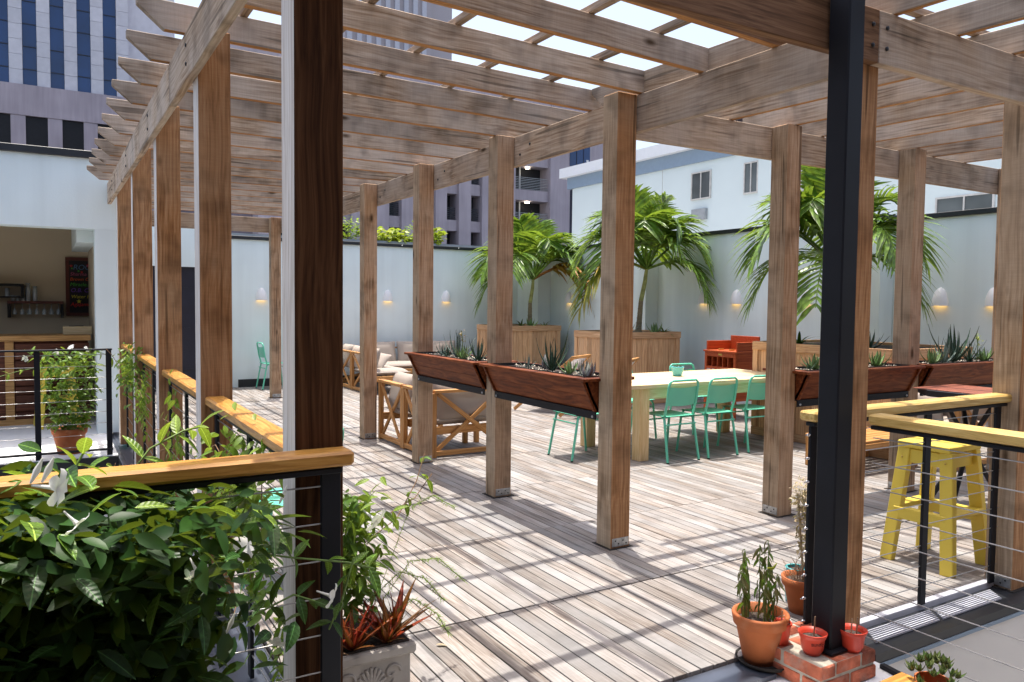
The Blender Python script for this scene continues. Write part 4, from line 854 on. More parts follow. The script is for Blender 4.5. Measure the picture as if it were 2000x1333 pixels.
shoot(vn, vb, [(-2.2, -1.2, 0.75), (-2.2, -1.2, 0.9), (-2.18, -1.2, 0.98)], 3, 0.085, 'bright', rs)
flower(vn, Vector((-2.06, -1.38, 0.74)) - vb, (0.5, -0.6, -0.5), 0.05)
shoot(vn, vb, [(-2.06, -1.42, 0.32), (-2.05, -1.45, 0.2), (-2.04, -1.45, 0.08)], 4, 0.05, 'dark', rs, 'twig', 0.002, True, 0.5)
# feathery asparagus fern sprays
fn = thing('asparagus_fern', 'feathery light green fern sprays arching over the deck from the stone planter', 'fern', (-2.05, -1.13, 0.31)); fb = Vector((-2.05, -1.25, 0.31))
for pts in [[(0, 0, 0.05), (0.16, 0.02, 0.22), (0.30, 0.05, 0.20), (0.42, 0.05, 0.08)], [(0, 0.02, 0.05), (0.20, 0.12, 0.40), (0.34, 0.2, 0.42), (0.47, 0.25, 0.34)], [(0, 0, 0.0), (0.14, -0.06, 0.1), (0.22, -0.1, 0.04), (0.26, -0.12, -0.04)], [(-0.02, 0.0, 0.1), (0.10, -0.02, 0.20), (0.2, -0.03, 0.16), (0.28, -0.04, 0.06)]]:
    t = MB(); P_ = [Vector(q) for q in pts]; t.tube(P_, 0.0015, 4)
    for i in range(46):
        s = (i + 0.5) / 46 * 3; k = min(int(s), 2); p = P_[k].lerp(P_[k + 1], s - k)
        for j in range(5): leaf_into(t, LR['bright'], p, rdir(rs, -0.5, 0.6), rs.uniform(0.014, 0.026), 0, 0.35)
    t.build('frond', 'leaf_bright', fn)

# ---- vines on the left post row
def vine_clump(label, c, ext, n, size, kind, seed, nobj=26, hang=0.5, name='climbing_vine'):
    rs = random.Random(seed); o = thing(name, label, 'vine', c); t = MB()
    for i in range(n):
        p = Vector((rs.gauss(0, ext[0] * 0.5), rs.gauss(0, ext[1] * 0.5), rs.gauss(0, ext[2] * 0.5)))
        leaf_into(t, LR[kind], p, Vector(rdir(rs, -0.6, 0.4)) + Vector((0, 0, -hang)), size * rs.uniform(0.7, 1.2), rs.uniform(-1, 1))
    t.build('foliage', {'mid': 'leaf_mid', 'bright': 'leaf_bright', 'dark': 'leaf_dark'}[kind], o, kind='stuff')
    for i in range(nobj):
        p = Vector((rs.gauss(0, ext[0] * 0.55), rs.gauss(0, ext[1] * 0.55), rs.gauss(0, ext[2] * 0.55)))
        place_leaf(LF['bright' if rs.random() < 0.7 else 'mid'], o, p, Vector(rdir(rs, -0.6, 0.3)) + Vector((0, 0, -hang)), size * rs.uniform(0.9, 1.4), rs.uniform(-0.8, 0.8))
    tw = MB()
    for i in range(9):
        a = Vector((rs.gauss(0, ext[0] * 0.4), rs.gauss(0, ext[1] * 0.5), rs.gauss(0, ext[2] * 0.4))); b_ = a + Vector((rs.gauss(0, 0.06), rs.gauss(0, 0.15), rs.gauss(0, 0.08)))
        tw.tube([a, a.lerp(b_, 0.5) + Vector((0, 0, 0.02)), b_], 0.0022, 4)
    tw.build('twigs', 'twig', o)
    return o
vine_clump('tangled vine with pale leaves on the railing behind the near cap rail', (-2.44, -0.62, 0.82), (0.09, 0.42, 0.20), 300, 0.06, 'bright', 31, 40)
vine_clump('loose vine on the cables below the railing behind the dark front post', (-2.43, -0.90, 0.52), (0.08, 0.35, 0.22), 120, 0.06, 'mid', 32, 20)
vine_clump('hanging vine strands on the railing left of the second post', (-2.44, 1.25, 0.62), (0.04, 0.16, 0.38), 70, 0.06, 'bright', 33, 16, 1.2)
vine_clump('dense vine over the far end of the left railings', (-2.46, 3.75, 0.93), (0.10, 0.55, 0.20), 380, 0.055, 'mid', 34, 50)
vine_clump('vine trailing down the fourth post of the left row', (-2.45, 3.0, 0.72), (0.05, 0.22, 0.22), 120, 0.05, 'bright', 35, 20, 1.0)
vine_clump('small clump of leaves on the ledge at the foot of the far left posts', (-2.60, 3.6, 0.02), (0.12, 0.4, 0.07), 60, 0.07, 'bright', 36, 14, 0.0)
vine_clump('chartreuse leafy plant on the deck edge behind the dark front post', (-2.34, -1.02, 0.22), (0.05, 0.12, 0.14), 90, 0.06, 'bright', 37, 16)

# ---- potted vine on the bar landing
pv = pot('terracotta_pot', 'terracotta pot holding a tall bushy vine on the bar landing', (-2.93, 4.98, 0.0), [(0, 0), (0.105, 0), (0.145, 0.20), (0.155, 0.20), (0.165, 0.255), (0.15, 0.255), (0.14, 0.22)], 'terracotta', 0.23, 0.14)
vv = thing('potted_vine', 'bushy green vine with pale buds growing from the terracotta pot on the landing', 'vine', (-2.93, 4.95, 0.23)); rs = random.Random(44); t = MB()
for i in range(650):
    h = rs.random() ** 0.9; r = (0.17 + 0.12 * h) * rs.random() ** 0.5; a = rs.uniform(0, 6.28)
    leaf_into(t, LR['mid'], Vector((r * math.cos(a), r * 0.8 * math.sin(a), 0.03 + 0.78 * h)), rdir(rs, -0.8, 0.3), rs.uniform(0.06, 0.09), rs.uniform(-1, 1))
t.build('foliage', 'leaf_mid', vv, kind='stuff')
for i in range(70):
    h = rs.random(); a = rs.uniform(3.3, 6.2); r = 0.2 + 0.1 * h; place_leaf(LF['bright' if h > 0.5 else 'mid'], vv, Vector((r * math.cos(a), r * 0.8 * math.sin(a), 0.05 + 0.8 * h)), rdir(rs, -0.7, 0.3), rs.uniform(0.07, 0.10), rs.uniform(-0.8, 0.8))
for pts in ([(0, 0, 0.6), (-0.2, -0.1, 0.66), (-0.42, -0.16, 0.62), (-0.66, -0.2, 0.55)], [(0.1, 0, 0.7), (0.25, -0.1, 0.8), (0.38, -0.2, 0.72)], [(0, 0, 0.6), (-0.25, -0.12, 0.72), (-0.36, -0.14, 0.82)]):
    shoot(vv, Vector((0, 0, 0)), pts, 6, 0.085, 'bright', rs, 'stem_green', 0.003)
for p in [(-0.36, -0.18, 0.74), (-0.1, -0.2, 0.80), (0.15, -0.2, 0.82), (0.02, -0.2, 0.84)]: flower(vv, p, rdir(rs, 0.2, 0.9), 0.035)

# ---- wilting plants of the two terracotta pots
wl_ = thing('wilted_plant', 'wilting chilli plant with curled leaves and one green chilli in the large pot', 'plant', (-0.435, -1.585, 0.16)); rs = random.Random(51)
for (x, y, h) in [(-0.07, 0.02, 0.24), (-0.045, 0.05, 0.25), (0.0, -0.02, 0.25), (0.02, 0.03, 0.33), (0.045, 0.0, 0.36), (0.075, 0.04, 0.26), (-0.01, 0.06, 0.31), (0.03, -0.04, 0.22)]:
    tp = Vector((x * 1.25 + rs.uniform(-0.03, 0.03), y * 1.2, h)); MB().tube([(x, y, 0), (x * 1.1 + 0.004, y, h * 0.5), tp], [0.004, 0.003, 0.002], 5).build('stem', 'stem_green', wl_)
    for i in range(18):
        s = 0.2 + 0.8 * (i / 17) ** 0.8; p = Vector((x, y, 0)).lerp(tp, s); a = rs.uniform(0, 6.28)
        place_leaf(LF['wilt' if rs.random() < 0.8 else 'mid'], wl_, p, (math.cos(a), math.sin(a), -1.1), rs.uniform(0.04, 0.065), rs.uniform(-1, 1))
MB().tube([(0.0, -0.03, 0.25), (0.03, -0.035, 0.245), (0.06, -0.03, 0.26)], [0.003, 0.007, 0.002], 6).build('chilli', 'leaf_lime', wl_)
dt = thing('dried_plant', 'tall bleached dry flower stalks behind the column base', 'plant', (0.16, -1.33, 0.157)); rs = random.Random(52)
for (x, h) in [(-0.03, 0.45), (0.02, 0.47)]:
    tp = Vector((x - 0.02, 0.0, h)); MB().tube([(x + 0.04, 0, 0), (x + 0.01, 0, h * 0.5), tp], [0.006, 0.005, 0.003], 5).build('stalk', 'dry_leaf', dt); t = MB()
    for i in range(70):
        s = 0.25 + 0.75 * (i / 70) ** 0.7; leaf_into(t, LR['dry'], Vector((x + 0.02, 0, 0)).lerp(tp, s) + Vector((rs.gauss(0, 0.008), 0, 0)), rdir(rs, -0.9, 0.6), rs.uniform(0.018, 0.042), rs.uniform(-1, 1), 1.8)
    for i in range(110): leaf_into(t, LR['dry'], tp + Vector((rs.gauss(0, 0.022), rs.gauss(0, 0.02), rs.gauss(0.0, 0.035))), rdir(rs), rs.uniform(0.012, 0.022), 0, 1.5)
    t.build('seed_heads', 'dry_leaf', dt)
t = MB()
for i in range(70):
    a = Vector((rs.gauss(-0.02, 0.03), rs.gauss(-0.02, 0.03), 0.0)); b_ = a + Vector((rs.gauss(0, 0.05), rs.gauss(0, 0.04), rs.uniform(0.04, 0.12))); t.tube([a, b_], 0.0012, 3)
t.build('twigs', 'twig', dt)
tp_ = thing('glazed_pot', 'small green glazed pot half hidden behind the steel column', 'flower pot', (0.25, -1.22, 0.0)); MB().lathe([(0, 0), (0.05, 0), (0.06, 0.12), (0.05, 0.17), (0.056, 0.18), (0.045, 0.18)], 18).build('pot_body', 'turquoise', tp_); MB().disc(0.046, 0.165).build('soil', 'soil', tp_)
# foreground ledge with jade plant
fl = thing('wooden_ledge', 'strip of varnished wood at the bottom right edge of the picture', 'ledge', (-1.30, -2.58, 0.0))
timber('plank', (-0.2, -0.05, 0.45), (0.36, -0.03, 0.45), 0.12, 0.04, 'pine_x', fl, 0.006); 
for xx in (-0.1, 0.3): timber('bracket', (xx, -0.04, -0.03), (xx, -0.04, 0.429), 0.03, 0.03, 'steel_dark', fl)
jd = thing('jade_plant', 'small round jade succulent on the wooden ledge at bottom right', 'plant', (-0.93, -2.55, 0.40)); rs = random.Random(61)
MB().lathe([(0, 0.0), (0.04, 0.0), (0.05, 0.08), (0.045, 0.08)], 14).build('pot_body', 'terracotta', jd, (0, -0.09, 0.0))
for k in range(22):
    a = k * 2.4; r = 0.068 * math.sqrt((k + 0.5) / 22); n_ = Vector((r * math.cos(a), r * math.sin(a), 0.06)).normalized(); c = Vector((r * math.cos(a), -0.09 + r * math.sin(a), 0.075 + 0.06 * (1 - (r / 0.068) ** 2) + rs.uniform(-0.008, 0.012)))
    for i in range(9):
        an = i * 2.4 + k; el = 0.15 + 0.13 * i; d = Vector((math.cos(an) * math.cos(el), math.sin(an) * math.cos(el), math.sin(el))) + n_ * 0.35
        place_leaf(BL['jade'], jd, c, d, 0.030 - 0.0016 * i, sy=1.25)
bar_ = tag(timber('steel_bar', (0.03, -1.86, -0.03), (-0.02, -2.2, -0.03), 0.03, 0.02, 'steel_dark'), 'short dark steel bar on the roof beside the brick pier', 'steel bar')
# ================================================================== PLANTER TROUGHS BETWEEN THE POSTS
def trough(label, origin, rz, L):
    """local x along the trough, local -y is the outer (viewer) side; z in metres above deck"""
    o = thing('trough_planter', label, 'planter', origin, rz)
    yo, yb, zt_, zb_ = -0.19, -0.078, 1.052, 0.855
    def slab(name, pts, th, mat):   # sloping board along x
        (y0, z0), (y1, z1) = pts; d = Vector((0, y1 - y0, z1 - z0)).normalized(); n = Vector((0, -d.z, d.y)) * th
        t = MB(); q = [Vector((0, y0, z0)), Vector((0, y1, z1)), Vector((0, y1, z1)) + n, Vector((0, y0, z0)) + n]
        t.add([(v.x, v.y, v.z) for v in q] + [(L, v.y, v.z) for v in q], [(0, 1, 2, 3), (7, 6, 5, 4), (0, 4, 5, 1), (1, 5, 6, 2), (2, 6, 7, 3), (3, 7, 4, 0)])
        return t.build(name, mat, o)
    ym, zm = (yo + yb) / 2, (zt_ + zb_) / 2
    slab('front_board', [(yb + 0.0, zb_), (ym, zm - 0.001)], -0.018, 'planter_x'); slab('front_board', [(ym, zm + 0.001), (yo + 0.012, zt_)], -0.018, 'planter_x')
    slab('back_board', [(0.078, zb_), (0.178, zt_)], 0.018, 'planter_x')
    for x0 in (-0.0, L - 0.018):
        t = MB(); t.add([(x0 + e, y, z) for e in (0.0, 0.018) for (y, z) in ((yb - 0.022, zb_ + 0.001), (yo - 0.008, zt_ - 0.001), (0.19, zt_ - 0.001), (0.098, zb_ + 0.001))], [(3, 2, 1, 0), (4, 5, 6, 7), (0, 1, 5, 4), (1, 2, 6, 5), (2, 3, 7, 6), (3, 0, 4, 7)]); 
        t.build('end_board', 'planter_x', o, (0.0 if x0 == 0 else 0.0, 0, 0))
    x0, x1 = -0.045, L + 0.03
    MB().box(x0, yo - 0.022, zt_, x1, yo + 0.055, zt_ + 0.020, 0, 0.003).build('rim_board', 'planter_x', o); MB().box(x0, 0.135, zt_, x1, 0.205, zt_ + 0.020, 0, 0.003).build('rim_board', 'planter_x', o)
    MB().box(x0, yo + 0.0552, zt_, x0 + 0.10, 0.1348, zt_ + 0.020, 0, 0.003).build('rim_board', 'planter_x', o); MB().box(x1 - 0.10, yo + 0.0552, zt_, x1, 0.1348, zt_ + 0.020, 0, 0.003).build('rim_board', 'planter_x', o)
    ln = MB(); ln.box(x0 + 0.1, yo + 0.056, zt_ - 0.05, x1 - 0.1, yo + 0.06, zt_ + 0.026); ln.box(x0 + 0.1, 0.131, zt_ - 0.05, x1 - 0.1, 0.134, zt_ + 0.026); ln.box(x0 + 0.1, yo + 0.06, zt_ - 0.05, x0 + 0.105, 0.131, zt_ + 0.026); ln.box(x1 - 0.105, yo + 0.06, zt_ - 0.05, x1 - 0.1, 0.131, zt_ + 0.026)
    ln.build('liner', 'board_black', o)
    MB().box(x0 + 0.106, yo + 0.061, zt_ - 0.04, x1 - 0.106, 0.130, zt_ + 0.006).build('soil', 'soil', o)
    rs = random.Random(int(L * 1000) + int(origin[1] * 10)); g = MB()
    for i in range(170):
        x = rs.uniform(x0 + 0.12, x1 - 0.12); y = rs.uniform(yo + 0.07, 0.12); r = rs.uniform(0.006, 0.016); z = zt_ + 0.008
        vs = [(x + r, y, z), (x, y + r, z), (x - r, y, z), (x, y - r, z), (x + r * 0.2, y, z + r * 0.9), (x, y, z - r * 0.6)]
        g.add(vs, [(0, 1, 4), (1, 2, 4), (2, 3, 4), (3, 0, 4), (1, 0, 5), (2, 1, 5), (3, 2, 5), (0, 3, 5)], 0, True)
    g.build('pebbles', 'gravel', o, kind='stuff')
    MB().box(0.0, yb - 0.012, zb_ - 0.052, L, yb - 0.004, zb_ - 0.002).build('support_angle', 'steel_dark', o); MB().box(0.0, yb - 0.0035, zb_ - 0.008, L, 0.075, zb_ - 0.002).build('support_plate', 'steel_dark', o)
    for xx in (0.03, L - 0.03): MB().lathe([(0.009, 0), (0.009, 0.006), (0, 0.008)], 6).build('bolt', 'galv', o, (xx, yb - 0.012, zb_ - 0.035), (R(90), 0, 0))
    return o
# rows along y: local +x -> world -y, local -y -> world -x
trough('red brown trough planter hung between the two nearest centre posts', (0, 1.395, 0), R(-90), 1.31)
trough('red brown trough planter farther back, between the second and third centre posts', (0, 2.875, 0), R(-90), 1.31)
trough('red brown trough planter behind the steel column on the right', (1.63, 0, 0), 0, 1.375)
trough('red brown trough planter at the far right, behind the tall table', (3.175, 0, 0), 0, 1.375)
ZS = 1.062
for a in [
    ('aloe', 'largest dark spiky aloe in the nearest trough planter', (0.0, 0.72, ZS), 'aloe', 12, 0.24, (35, 80)),
    ('succulent', 'leafy green succulent right of the big aloe in the nearest trough', (-0.03, 0.47, ZS), 'succ', 13, 0.10, (20, 75)),
    ('echeveria', 'grey purple echeveria rosette at the right end of the nearest trough', (-0.06, 0.22, ZS), 'eche', 16, 0.085, (15, 70)),
    ('agave', 'small grey spiky plant left of the big aloe in the nearest trough', (-0.02, 1.02, ZS), 'agave', 11, 0.10, (20, 75)),
    ('agave', 'thin spiky plant between the echeveria and the leafy succulent', (-0.01, 0.34, ZS), 'agave', 12, 0.11, (30, 80)),
    ('echeveria', 'pale rosette behind the big aloe in the nearest trough', (0.05, 0.88, ZS), 'eche', 12, 0.10, (15, 65)),
    ('aloe', 'dark aloe beside the second centre post in the farther trough', (-0.02, 1.80, ZS), 'aloe', 15, 0.17, (25, 78)),
    ('agave', 'grey blue agave in the middle of the farther trough', (0.0, 2.22, ZS), 'agave', 13, 0.22, (25, 80)),
    ('succulent', 'bright green succulent in front of the agave in the farther trough', (-0.05, 2.02, ZS), 'succ', 14, 0.11, (20, 75)),
    ('agave', 'low grey succulent at the left end of the farther trough', (0.0, 2.52, ZS), 'agave', 14, 0.12, (20, 70)),
    ('aloe', 'dark green aloe left of the flower spike in the farther trough', (-0.03, 2.36, ZS), 'aloe', 12, 0.12, (20, 70)),
    ('succulent', 'round bright succulent left of the steel column in the right trough', (1.95, 0.02, ZS), 'succ', 26, 0.11, (0, 85)),
    ('aloe', 'tiny dark aloe at the left end of the right trough', (1.84, -0.02, ZS), 'spike', 9, 0.09, (40, 85)),
    ('succulent', 'tall upright green succulent right of the steel column', (2.46, 0.02, ZS), 'succ', 22, 0.17, (30, 88)),
    ('succulent', 'pale green rosette near the right end of the right trough', (2.66, -0.02, ZS), 'succ', 16, 0.12, (15, 70)),
    ('succulent', 'yellow green rosette at the left end of the far right trough', (3.42, -0.04, ZS), 'succ', 16, 0.13, (15, 75)),
    ('agave', 'broad grey green agave in the far right trough', (3.66, 0.0, ZS), 'agave', 18, 0.20, (20, 80)),
    ('aloe', 'tall dark aloe with long spikes in the far right trough', (3.84, 0.02, ZS), 'aloe', 11, 0.30, (35, 80)),
    ('aloe', 'dense dark spiky aloe right of the tall one in the far right trough', (4.02, -0.02, ZS), 'spike', 22, 0.19, (20, 80)),
    ('succulent', 'light green low succulent at the right end of the far right trough', (4.26, -0.02, ZS), 'succ', 14, 0.12, (15, 70)),
]:
    nm, lab, loc, kd, n, L_, tl = a
    rosette(nm, lab, loc, kd, n, L_, tl, 'succulent' if nm in ('succulent', 'echeveria') else nm, None, hash(lab) % 997 if False else len(lab) * 7 + n)
def spike(label, loc, h, mat):
    o = thing('flower_spike', label, 'flower', loc); MB().tube([(0, 0, 0), (0.01, 0, h * 0.6), (0.0, 0.01, h)], 0.004, 5).build('stalk', 'stem_green', o); t = MB(); rs = random.Random(3)
    for i in range(26): leaf_into(t, LR['bright'], (rs.gauss(0, 0.012), rs.gauss(0, 0.012), h * rs.uniform(0.6, 1.0)), rdir(rs), 0.03)
    t.build('blossom', mat, o)
spike('yellowish flower spike rising from the farther trough planter', (-0.01, 2.12, ZS), 0.24, 'dry_leaf'); spike('thin yellow flower spike at the right end of the far right trough', (4.18, 0.0, ZS), 0.24, 'leaf_lime')

# ================================================================== MINT CHAIRS, TABLE
def make_chair(label, loc, rz):
    o = thing('metal_chair', label, 'chair', loc, rz, 'mint metal chairs on the deck'); r = 0.0125
    for s in (-1, 1):
        MB().tube([(s * 0.205, -0.245, 0.0), (s * 0.195, -0.19, 0.30), (s * 0.188, -0.165, 0.425), (s * 0.185, -0.13, 0.438)], r, 8).build('leg', 'mint', o)
        MB().tube([(s * 0.20, 0.225, 0.0), (s * 0.188, 0.175, 0.40), (s * 0.18, 0.15, 0.438)], r, 8).build('leg', 'mint', o)
        MB().lathe([(0.013, 0), (0.013, 0.012)], 8).build('foot_cap', 'board_black', o, (s * 0.205, -0.245, 0.0))
    arc = [(0.185, -0.16, 0.435), (0.19, -0.20, 0.58), (0.192, -0.225, 0.74), (0.182, -0.232, 0.785), (0.155, -0.236, 0.806)]
    MB().tube([(-x, y, z) for x, y, z in arc] + arc[::-1], r, 8).build('back_frame', 'mint', o)
    t = MB(); nx, nz = 8, 5; vs = []
    for layer in (0, 0.003):
        for j in range(nz):
            for i in range(nx + 1):
                u = -1 + 2 * i / nx; z = 0.55 + 0.195 * j / (nz - 1); zz = z - (0.012 * (1 - u * u) if j == nz - 1 else 0) + (0.012 * u * u if j == 0 else 0)
                vs.append((u * 0.186, -0.190 - (z - 0.55) * 0.16 - 0.018 * (1 - u * u) + layer, zz))
    st = (nx + 1) * nz; fs = []
    for j in range(nz - 1):
        for i in range(nx):
            a = j * (nx + 1) + i; fs += [(a, a + 1, a + nx + 2, a + nx + 1), (a + st, a + st + nx + 1, a + st + nx + 2, a + st + 1)]
    t.add(vs, fs, 0, True); t.build('backrest', 'mint', o)
    t = MB(); vs = []; 
    for layer in (0, 0.006):
        for j in range(7):
            for i in range(nx + 1):
                u = -1 + 2 * i / nx; v = -1 + 2 * j / 6; vs.append((u * (0.205 - 0.012 * max(0, abs(v) - 0.7)), 0.0 + v * 0.20, 0.446 - 0.012 * (1 - u * u) * (1 - v * v) + layer - 0.012 * max(0, v - 0.6)))
    st = (nx + 1) * 7; fs = []
    for j in range(6):
        for i in range(nx):
            a = j * (nx + 1) + i; fs += [(a, a + 1, a + nx + 2, a + nx + 1), (a + st, a + st + nx + 1, a + st + nx + 2, a + st + 1)]
    t.add(vs, fs, 0, True); t.build('seat', 'mint', o)
    MB().tube([(-0.195, -0.20, 0.37), (0.195, -0.20, 0.37)], 0.008, 6).build('crossbar', 'mint', o)
    MB().tube([(-0.19, 0.185, 0.37), (0.19, 0.185, 0.37)], 0.008, 6).build('crossbar', 'mint', o)
    return o
c0 = make_chair('mint chair nearest the left table leg, its back to the viewer', (2.255, 1.985, 0), 0)
copy_thing(c0, 'mint chair in the middle of the near side of the table', (2.79, 1.975, 0), 0)
copy_thing(c0, 'mint chair at the right of the near side of the table, cut by a post', (3.40, 1.985, 0), R(-3))
copy_thing(c0, 'mint chair at the left end of the table, half hidden by the trough', (1.52, 2.46, 0), R(-90))
copy_thing(c0, 'mint chair on the far side of the table, left one', (2.72, 3.12, 0), R(180))
copy_thing(c0, 'mint chair on the far side of the table, behind the potted succulent', (3.68, 3.08, 0), R(178))
copy_thing(c0, 'mint chair alone against the back wall at far left', (0.30, 9.97, 0), R(-88))
copy_thing(c0, 'mint chair behind the near left railing, seen between leaves', (-1.93, 0.42, 0), R(60))
tb = thing('dining_table', 'long pale wood dining table on four square legs with mint chairs', 'table', (1.70, 1.92, 0))
for k in range(7):
    MB().box(0.14, 0.0 + k * 0.1515, 0.722, 2.41, 0.149 + k * 0.1515, 0.76, 0, 0.003).build('top_board', 'table_x', tb)
for x0 in (0.0, 2.413): MB().box(x0, 0, 0.722, x0 + 0.137, 1.06, 0.7598, 0, 0.003).build('end_board', 'table_x', tb)
for (x, y) in [(0.17, 0.03), (0.17, 0.90), (2.22, 0.90), (2.22, 0.03)]: MB().box(x, y, 0, x + 0.12, y + 0.12, 0.72, 0, 0.004).build('leg', 'table_z', tb)
for y in (0.05, 0.98): MB().box(0.292, y, 0.61, 2.218, y + 0.03, 0.719).build('apron', 'table_x', tb)
for x in (0.21, 2.26): MB().box(x, 0.152, 0.61, x + 0.03, 0.898, 0.719).build('apron', 'table_x', tb)
tp2 = thing('table_pot', 'small turquoise pot standing on the dining table', 'flower pot', (2.86, 2.50, 0.7605)); MB().lathe([(0, 0), (0.045, 0), (0.052, 0.02), (0.068, 0.075), (0.066, 0.09), (0.072, 0.093), (0.072, 0.105), (0.062, 0.105), (0.06, 0.09)], 24).build('pot_body', 'turquoise', tp2); MB().disc(0.06, 0.096).build('soil', 'soil', tp2)
ts = thing('table_succulent', 'pale pink and green rosettes in the turquoise table pot', 'succulent', (2.86, 2.50, 0.858)); rs = random.Random(8)
for k in range(7):
    a = k * 0.9; c = Vector((0.035 * math.cos(a), 0.035 * math.sin(a), 0.0)) if k else Vector((0, 0, 0.01))
    for i in range(9): an = i * 2.4; el = 0.3 + 0.12 * i; place_leaf(BL['eche' if k % 2 else 'succ'], ts, c, (math.cos(an) * math.cos(el), math.sin(an) * math.cos(el), math.sin(el)), 0.028)

# ================================================================== PALM PLANTERS AND PALMS
def palm_box(label, x0, y0, x1, y1, h=1.12):
    o = thing('palm_planter', label, 'planter', (x0, y0, 0)); W, D = x1 - x0, y1 - y0
    n = int(W / 0.105); 
    for k in range(n): MB().box(k * W / n + 0.001, 0.012, 0.0, (k + 1) * W / n - 0.003, 0.032, h - 0.10, 0, 0.002).build('plank', 'box_z', o)
    n = int(D / 0.105)
    for k in range(n): MB().box(0.012, 0.034 + k * (D - 0.04) / n, 0.0, 0.032, 0.034 + (k + 1) * (D - 0.04) / n - 0.004, h - 0.10, 0, 0.002).build('plank', 'box_z', o)
    MB().box(0.034, 0.034, 0.0, W, D, h - 0.08).build('core', 'under', o)
    timber('trim', (-0.012, 0.0, h - 0.05), (W + 0.012, 0.0, h - 0.05), 0.025, 0.10, 'box_x', o); timber('trim', (0.0, 0.014, h - 0.05), (0.0, D, h - 0.05), 0.025, 0.10, 'box_x', o)
    timber('trim', (W, 0.014, h - 0.05), (W, D, h - 0.05), 0.025, 0.10, 'box_x', o); timber('trim', (0.014, D, h - 0.05), (W - 0.014, D, h - 0.05), 0.025, 0.10, 'box_x', o)
    for (x, y) in ((-0.001, -0.001), (W - 0.085, -0.001)): MB().box(x, y, 0.10, x + 0.085, y + 0.011, h - 0.101).build('corner_board', 'box_z', o)
    for y in (0.0, D - 0.085): MB().box(-0.001, y + 0.012, 0.10, 0.010, y + 0.085, h - 0.101).build('corner_board', 'box_z', o)
    timber('trim', (-0.008, 0.004, 0.048), (W, 0.004, 0.048), 0.018, 0.095, 'box_x', o); timber('trim', (0.004, 0.015, 0.048), (0.004, D, 0.048), 0.018, 0.095, 'box_x', o)
    MB().box(0.02, 0.02, h - 0.079, W - 0.02, D - 0.02, h - 0.03).build('soil', 'soil', o)
    return o
palm_box('tall square timber planter of the rear palm in the far corner', 4.2, 8.59, 5.47, 9.65)
palm_box('tall square timber planter of the middle palm, behind the nearest centre post', 4.2, 5.31, 5.52, 6.34)
palm_box('longest timber planter, holding the right palm behind the steel column', 4.19, 0.82, 5.6, 2.63)
def frond_mesh(name, mat, L, rise, droop, seed, nl=21, lw=0.044, ll=0.42, twist=0.0):
    rs = random.Random(seed); t = MB(); pts = []
    for i in range(15):
        s = i / 14; pts.append(Vector((L * (s * math.cos(rise) * (1 - 0.18 * s * droop)), twist * s * s, L * (s * math.sin(rise) - droop * 0.62 * s * s * s))))
    t.tube(pts, [0.014 * (1 - 0.85 * i / 14) + 0.002 for i in range(15)], 5)
    for i in range(nl):
        s = 0.26 + 0.74 * (i + 0.5) / nl; k = min(int(s * 14), 13); p = pts[k].lerp(pts[k + 1], s * 14 - k); ax = (pts[k + 1] - pts[k]).normalized()
        side = ax.cross(Vector((0, 0, 1))).normalized(); upn = side.cross(ax)
        for sg in (-1, 1):
            l_ = ll * (0.55 + 0.6 * math.sin(math.pi * min(1, s * 0.95 + 0.08))) * rs.uniform(0.85, 1.1); d = (side * sg * 1.0 + ax * (0.35 + 0.55 * s) + upn * rs.uniform(0.05, 0.45)).normalized()
            w = lw * rs.uniform(0.8, 1.1); wv = d.cross(upn).normalized(); vs = []
            for q in range(5):
                u = q / 4; c = p + d * (l_ * u) + Vector((0, 0, -1)) * (l_ * 0.36 * u * u * (0.5 + 0.6 * droop)); ww = w * (0.45 + 1.1 * u if u < 0.5 else 2 * (1 - u)) * 0.5 + 0.001
                vs += [c - wv * ww + upn * ww * 0.3, c, c + wv * ww + upn * ww * 0.3]
            t.add(vs, [(q * 3 + j, q * 3 + j + 1, q * 3 + j + 4, q * 3 + j + 3) for q in range(4) for j in range(2)], 0, True)
    return t.mesh(name, mat)
FR = [frond_mesh('frond', 'palm_leaf', 1.0, R(78), 0.45, 1, ll=0.36), frond_mesh('frond', 'palm_leaf', 1.08, R(62), 0.85, 2), frond_mesh('frond', 'palm_leaf', 1.08, R(44), 1.05, 3), frond_mesh('frond', 'palm_leaf', 1.0, R(20), 1.15, 4), frond_mesh('frond', 'palm_leaf', 1.0, R(52), 1.0, 5, twist=0.15)]
FRY = frond_mesh('frond', 'palm_yellow', 1.0, R(20), 1.25, 6); FRO = frond_mesh('frond', 'palm_orange', 0.95, R(30), 1.3, 7)
def palm(label, base_, crown, fronds, seed):
    o = thing('palm_tree', label, 'palm tree', base_); b_ = Vector(base_); c = Vector(crown) - b_
    m_ = c * 0.5 + Vector((-0.03, 0.0, 0)); t = MB(); pts = [Vector((0, 0, 0)), c * 0.2 + Vector((-0.01, 0, 0)), m_, c * 0.8, c]
    t.tube(pts[:3], [0.055, 0.042, 0.036], 10).build('trunk', 'bark_dry', o); MB().tube(pts[2:], [0.037, 0.034, 0.026], 10).build('crownshaft', 'bark', o)
    for q in range(6): p = pts[0].lerp(pts[2], 0.15 + q * 0.15); MB().lathe([(0.050 - q * 0.0025, 0), (0.052 - q * 0.0025, 0.006), (0.050 - q * 0.0025, 0.012)], 10).build('trunk_ring', 'bark_dry', o, p)
    for (k, a, s, rx) in fronds:
        s *= 1.32 if seed == 3 else 1.25
        me = {'y': FRY, 'o': FRO}.get(k) or FR[k]; f = link('frond', me, o, c, (rx, 0, R(a)), scale=(s, s, s))
    return o
